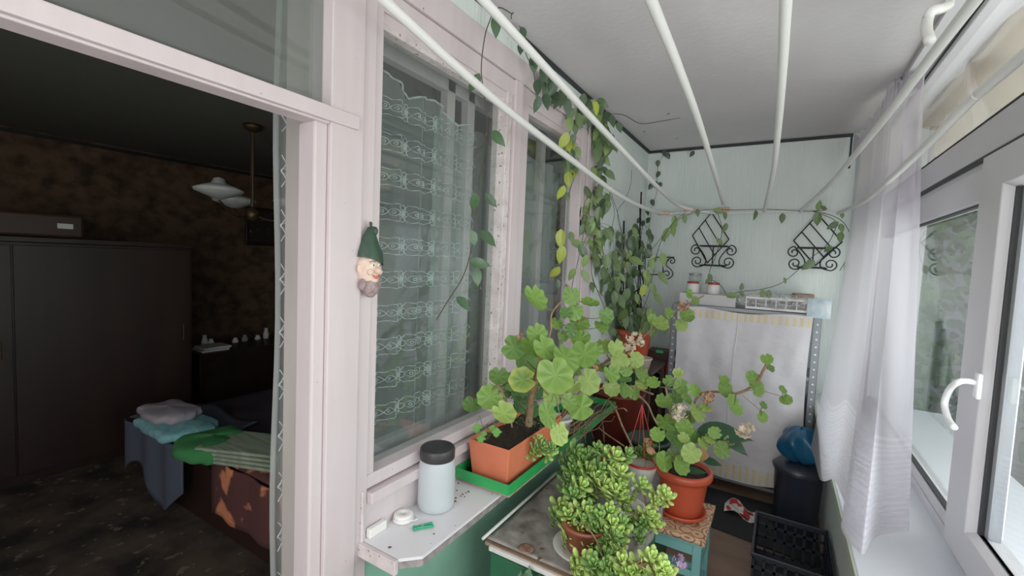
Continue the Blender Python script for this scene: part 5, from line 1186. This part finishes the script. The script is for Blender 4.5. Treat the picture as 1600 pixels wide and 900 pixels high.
# bed / divan
t = thing('divan_bed', 'low divan bed with dark blanket in the dark room', 'bed', (-2.9, 1.9, 0))
MB().box(-3.55, -1.95, 1.28, 3.3, 0, .34).build('bed_base', 'wardrobe', t, bevel=.01)
m = MB(); m.grid(lambda u, v: V((lerp(-3.6, -1.92, u), lerp(1.26, 3.3, v), .43 + .02 * math.sin(u * 13) * math.sin(v * 17))), 30, 30); m.build('blanket', 'purplecloth', t, smooth=True, solid=.05)
m = MB(); m.grid(lambda u, v: V((lerp(-2.6, -1.90, u), lerp(1.25, 2.2, v), .455 - .0 * v + .01 * math.sin(v * 20))), 10, 20); m.grid(lambda u, v: V((-1.895 + .012 * math.sin(v * 24), lerp(1.25, 2.2, v), lerp(.455, .12 + .1 * v, u))), 10, 30)
m.grid(lambda u, v: V((lerp(-2.62, -1.90, v), 1.235 + .01 * math.sin(v * 16), lerp(.455, .15, u))), 10, 14)
tag(m.build('patterned_throw', 'throw', smooth=True, solid=.012), 'orange and brown patterned throw over the divan end', 'throw')
def cloth_pile(name, label, c, sx, sy, sz, mt, seed, cat='cloth'):
    m = MB(); c = V(c)
    def fn(u, v):
        th_ = pi * u; a = 2 * pi * v; cs = lambda q: math.copysign(abs(q) ** .6, q)
        n_ = 1 + .07 * math.sin(5 * a + seed) + .05 * math.sin(9 * a + u * 8)
        return c + V((sx * cs(math.sin(th_)) * cs(math.cos(a)) * n_, sy * cs(math.sin(th_)) * cs(math.sin(a)) * n_, sz * cs(math.cos(th_)) * (1 + .1 * math.sin(a * 3 + seed))))
    m.grid(fn, 18, 36); return tag(m.build(name, mt, smooth=True), label, cat)
q = P(268, 672, 'x', -3.15)
hcx, hcy = -3.15, P(268, 690, 'x', -3.15).y
# grey cloth draped over the bed corner
m = MB(); m.grid(lambda u, v: V((lerp(-3.62, -2.86, u), lerp(1.20, 1.62, v), .475 + .02 * math.sin(u * 9 + v * 5))), 24, 12)
m.grid(lambda u, v: V((lerp(-3.62, -2.86, u), 1.20 - .012 * math.sin(u * 17) - .02, lerp(.475, .13 + .10 * math.sin(u * 7), v))), 40, 10)
tag(m.build('draped_cloth', 'greycloth', smooth=True, solid=.01), 'grey-blue cloth draped over the corner of the divan', 'cloth')
cloth_pile('folded_towel', 'turquoise patterned towel folded on the divan', P(277, 664, 'z', .55), .26, .15, .042, 'turqcloth', 1, 'towel')
cloth_pile('folded_towel', 'pale grey towel folded on top of the turquoise towel', P(264, 643, 'z', .612), .19, .12, .036, 'palecloth', 2, 'towel')
cloth_pile('green_cushion', 'bright green cloth cushion on the divan', P(334, 694, 'z', .52), .17, .17, .055, 'greencloth', 3, 'cushion')
m = MB()
q = P(392, 703, 'z', .52)
for k in range(4): m.box(q.x - .22, q.x + .26, q.y - .13, q.y + .13, .485 + k * .022, .503 + k * .022, rot=.35 + .02 * k)
tag(m.build('folded_blanket', mat('pale_striped', (150, 160, 140), .9, (110, 124, 104), (4, 60, 4)), bevel=.008), 'pale striped blanket folded on the divan', 'blanket')

# ================================================================ LIGHT
wld = bpy.data.worlds.new('w'); scene.world = wld; wld.use_nodes = True
nt = wld.node_tree; nt.nodes.clear(); o = nt.nodes.new('ShaderNodeOutputWorld'); bg = nt.nodes.new('ShaderNodeBackground')
bg.inputs['Color'].default_value = (.86, .93, 1.0, 1); bg.inputs['Strength'].default_value = 1.8; nt.links.new(bg.outputs[0], o.inputs[0])
def area(name, loc, rot, sx, sy, e, c=(1, 1, 1)):
    l = bpy.data.lights.new(name, 'AREA'); l.shape = 'RECTANGLE'; l.size = sx; l.size_y = sy; l.energy = e; l.color = c
    o = bpy.data.objects.new(name, l); col.objects.link(o); o.location = loc; o.rotation_euler = rot; return o
area('daylight', (1.45, .5, 1.55), (0, math.radians(84), 0), 1.5, 3.8, 66, (.96, .98, 1.0))
area('ceiling_fill', (1.25, .9, .45), (0, math.radians(135), 0), .8, 4.2, 66, (1, .98, .96))  # added lamp outside, aimed up through the window to brighten the ceiling
area('rear_fill', (-.25, YB + .1, 1.45), (math.radians(90), 0, 0), 1.3, 2.1, 38, (1, .98, .98))  # added fill lamp behind the camera, lifts the end wall and interior
area('room_fill', (-3.0, -2.5, 1.5), (math.radians(90), 0, 0), 1.6, 1.4, 9, (1, .96, .9))  # unseen weak lamp added to lift the dark room; no window there
scene.view_settings.view_transform = 'Standard'
scene.view_settings.look = 'None'
scene.view_settings.exposure = 0.0
scene.view_settings.gamma = 1.12
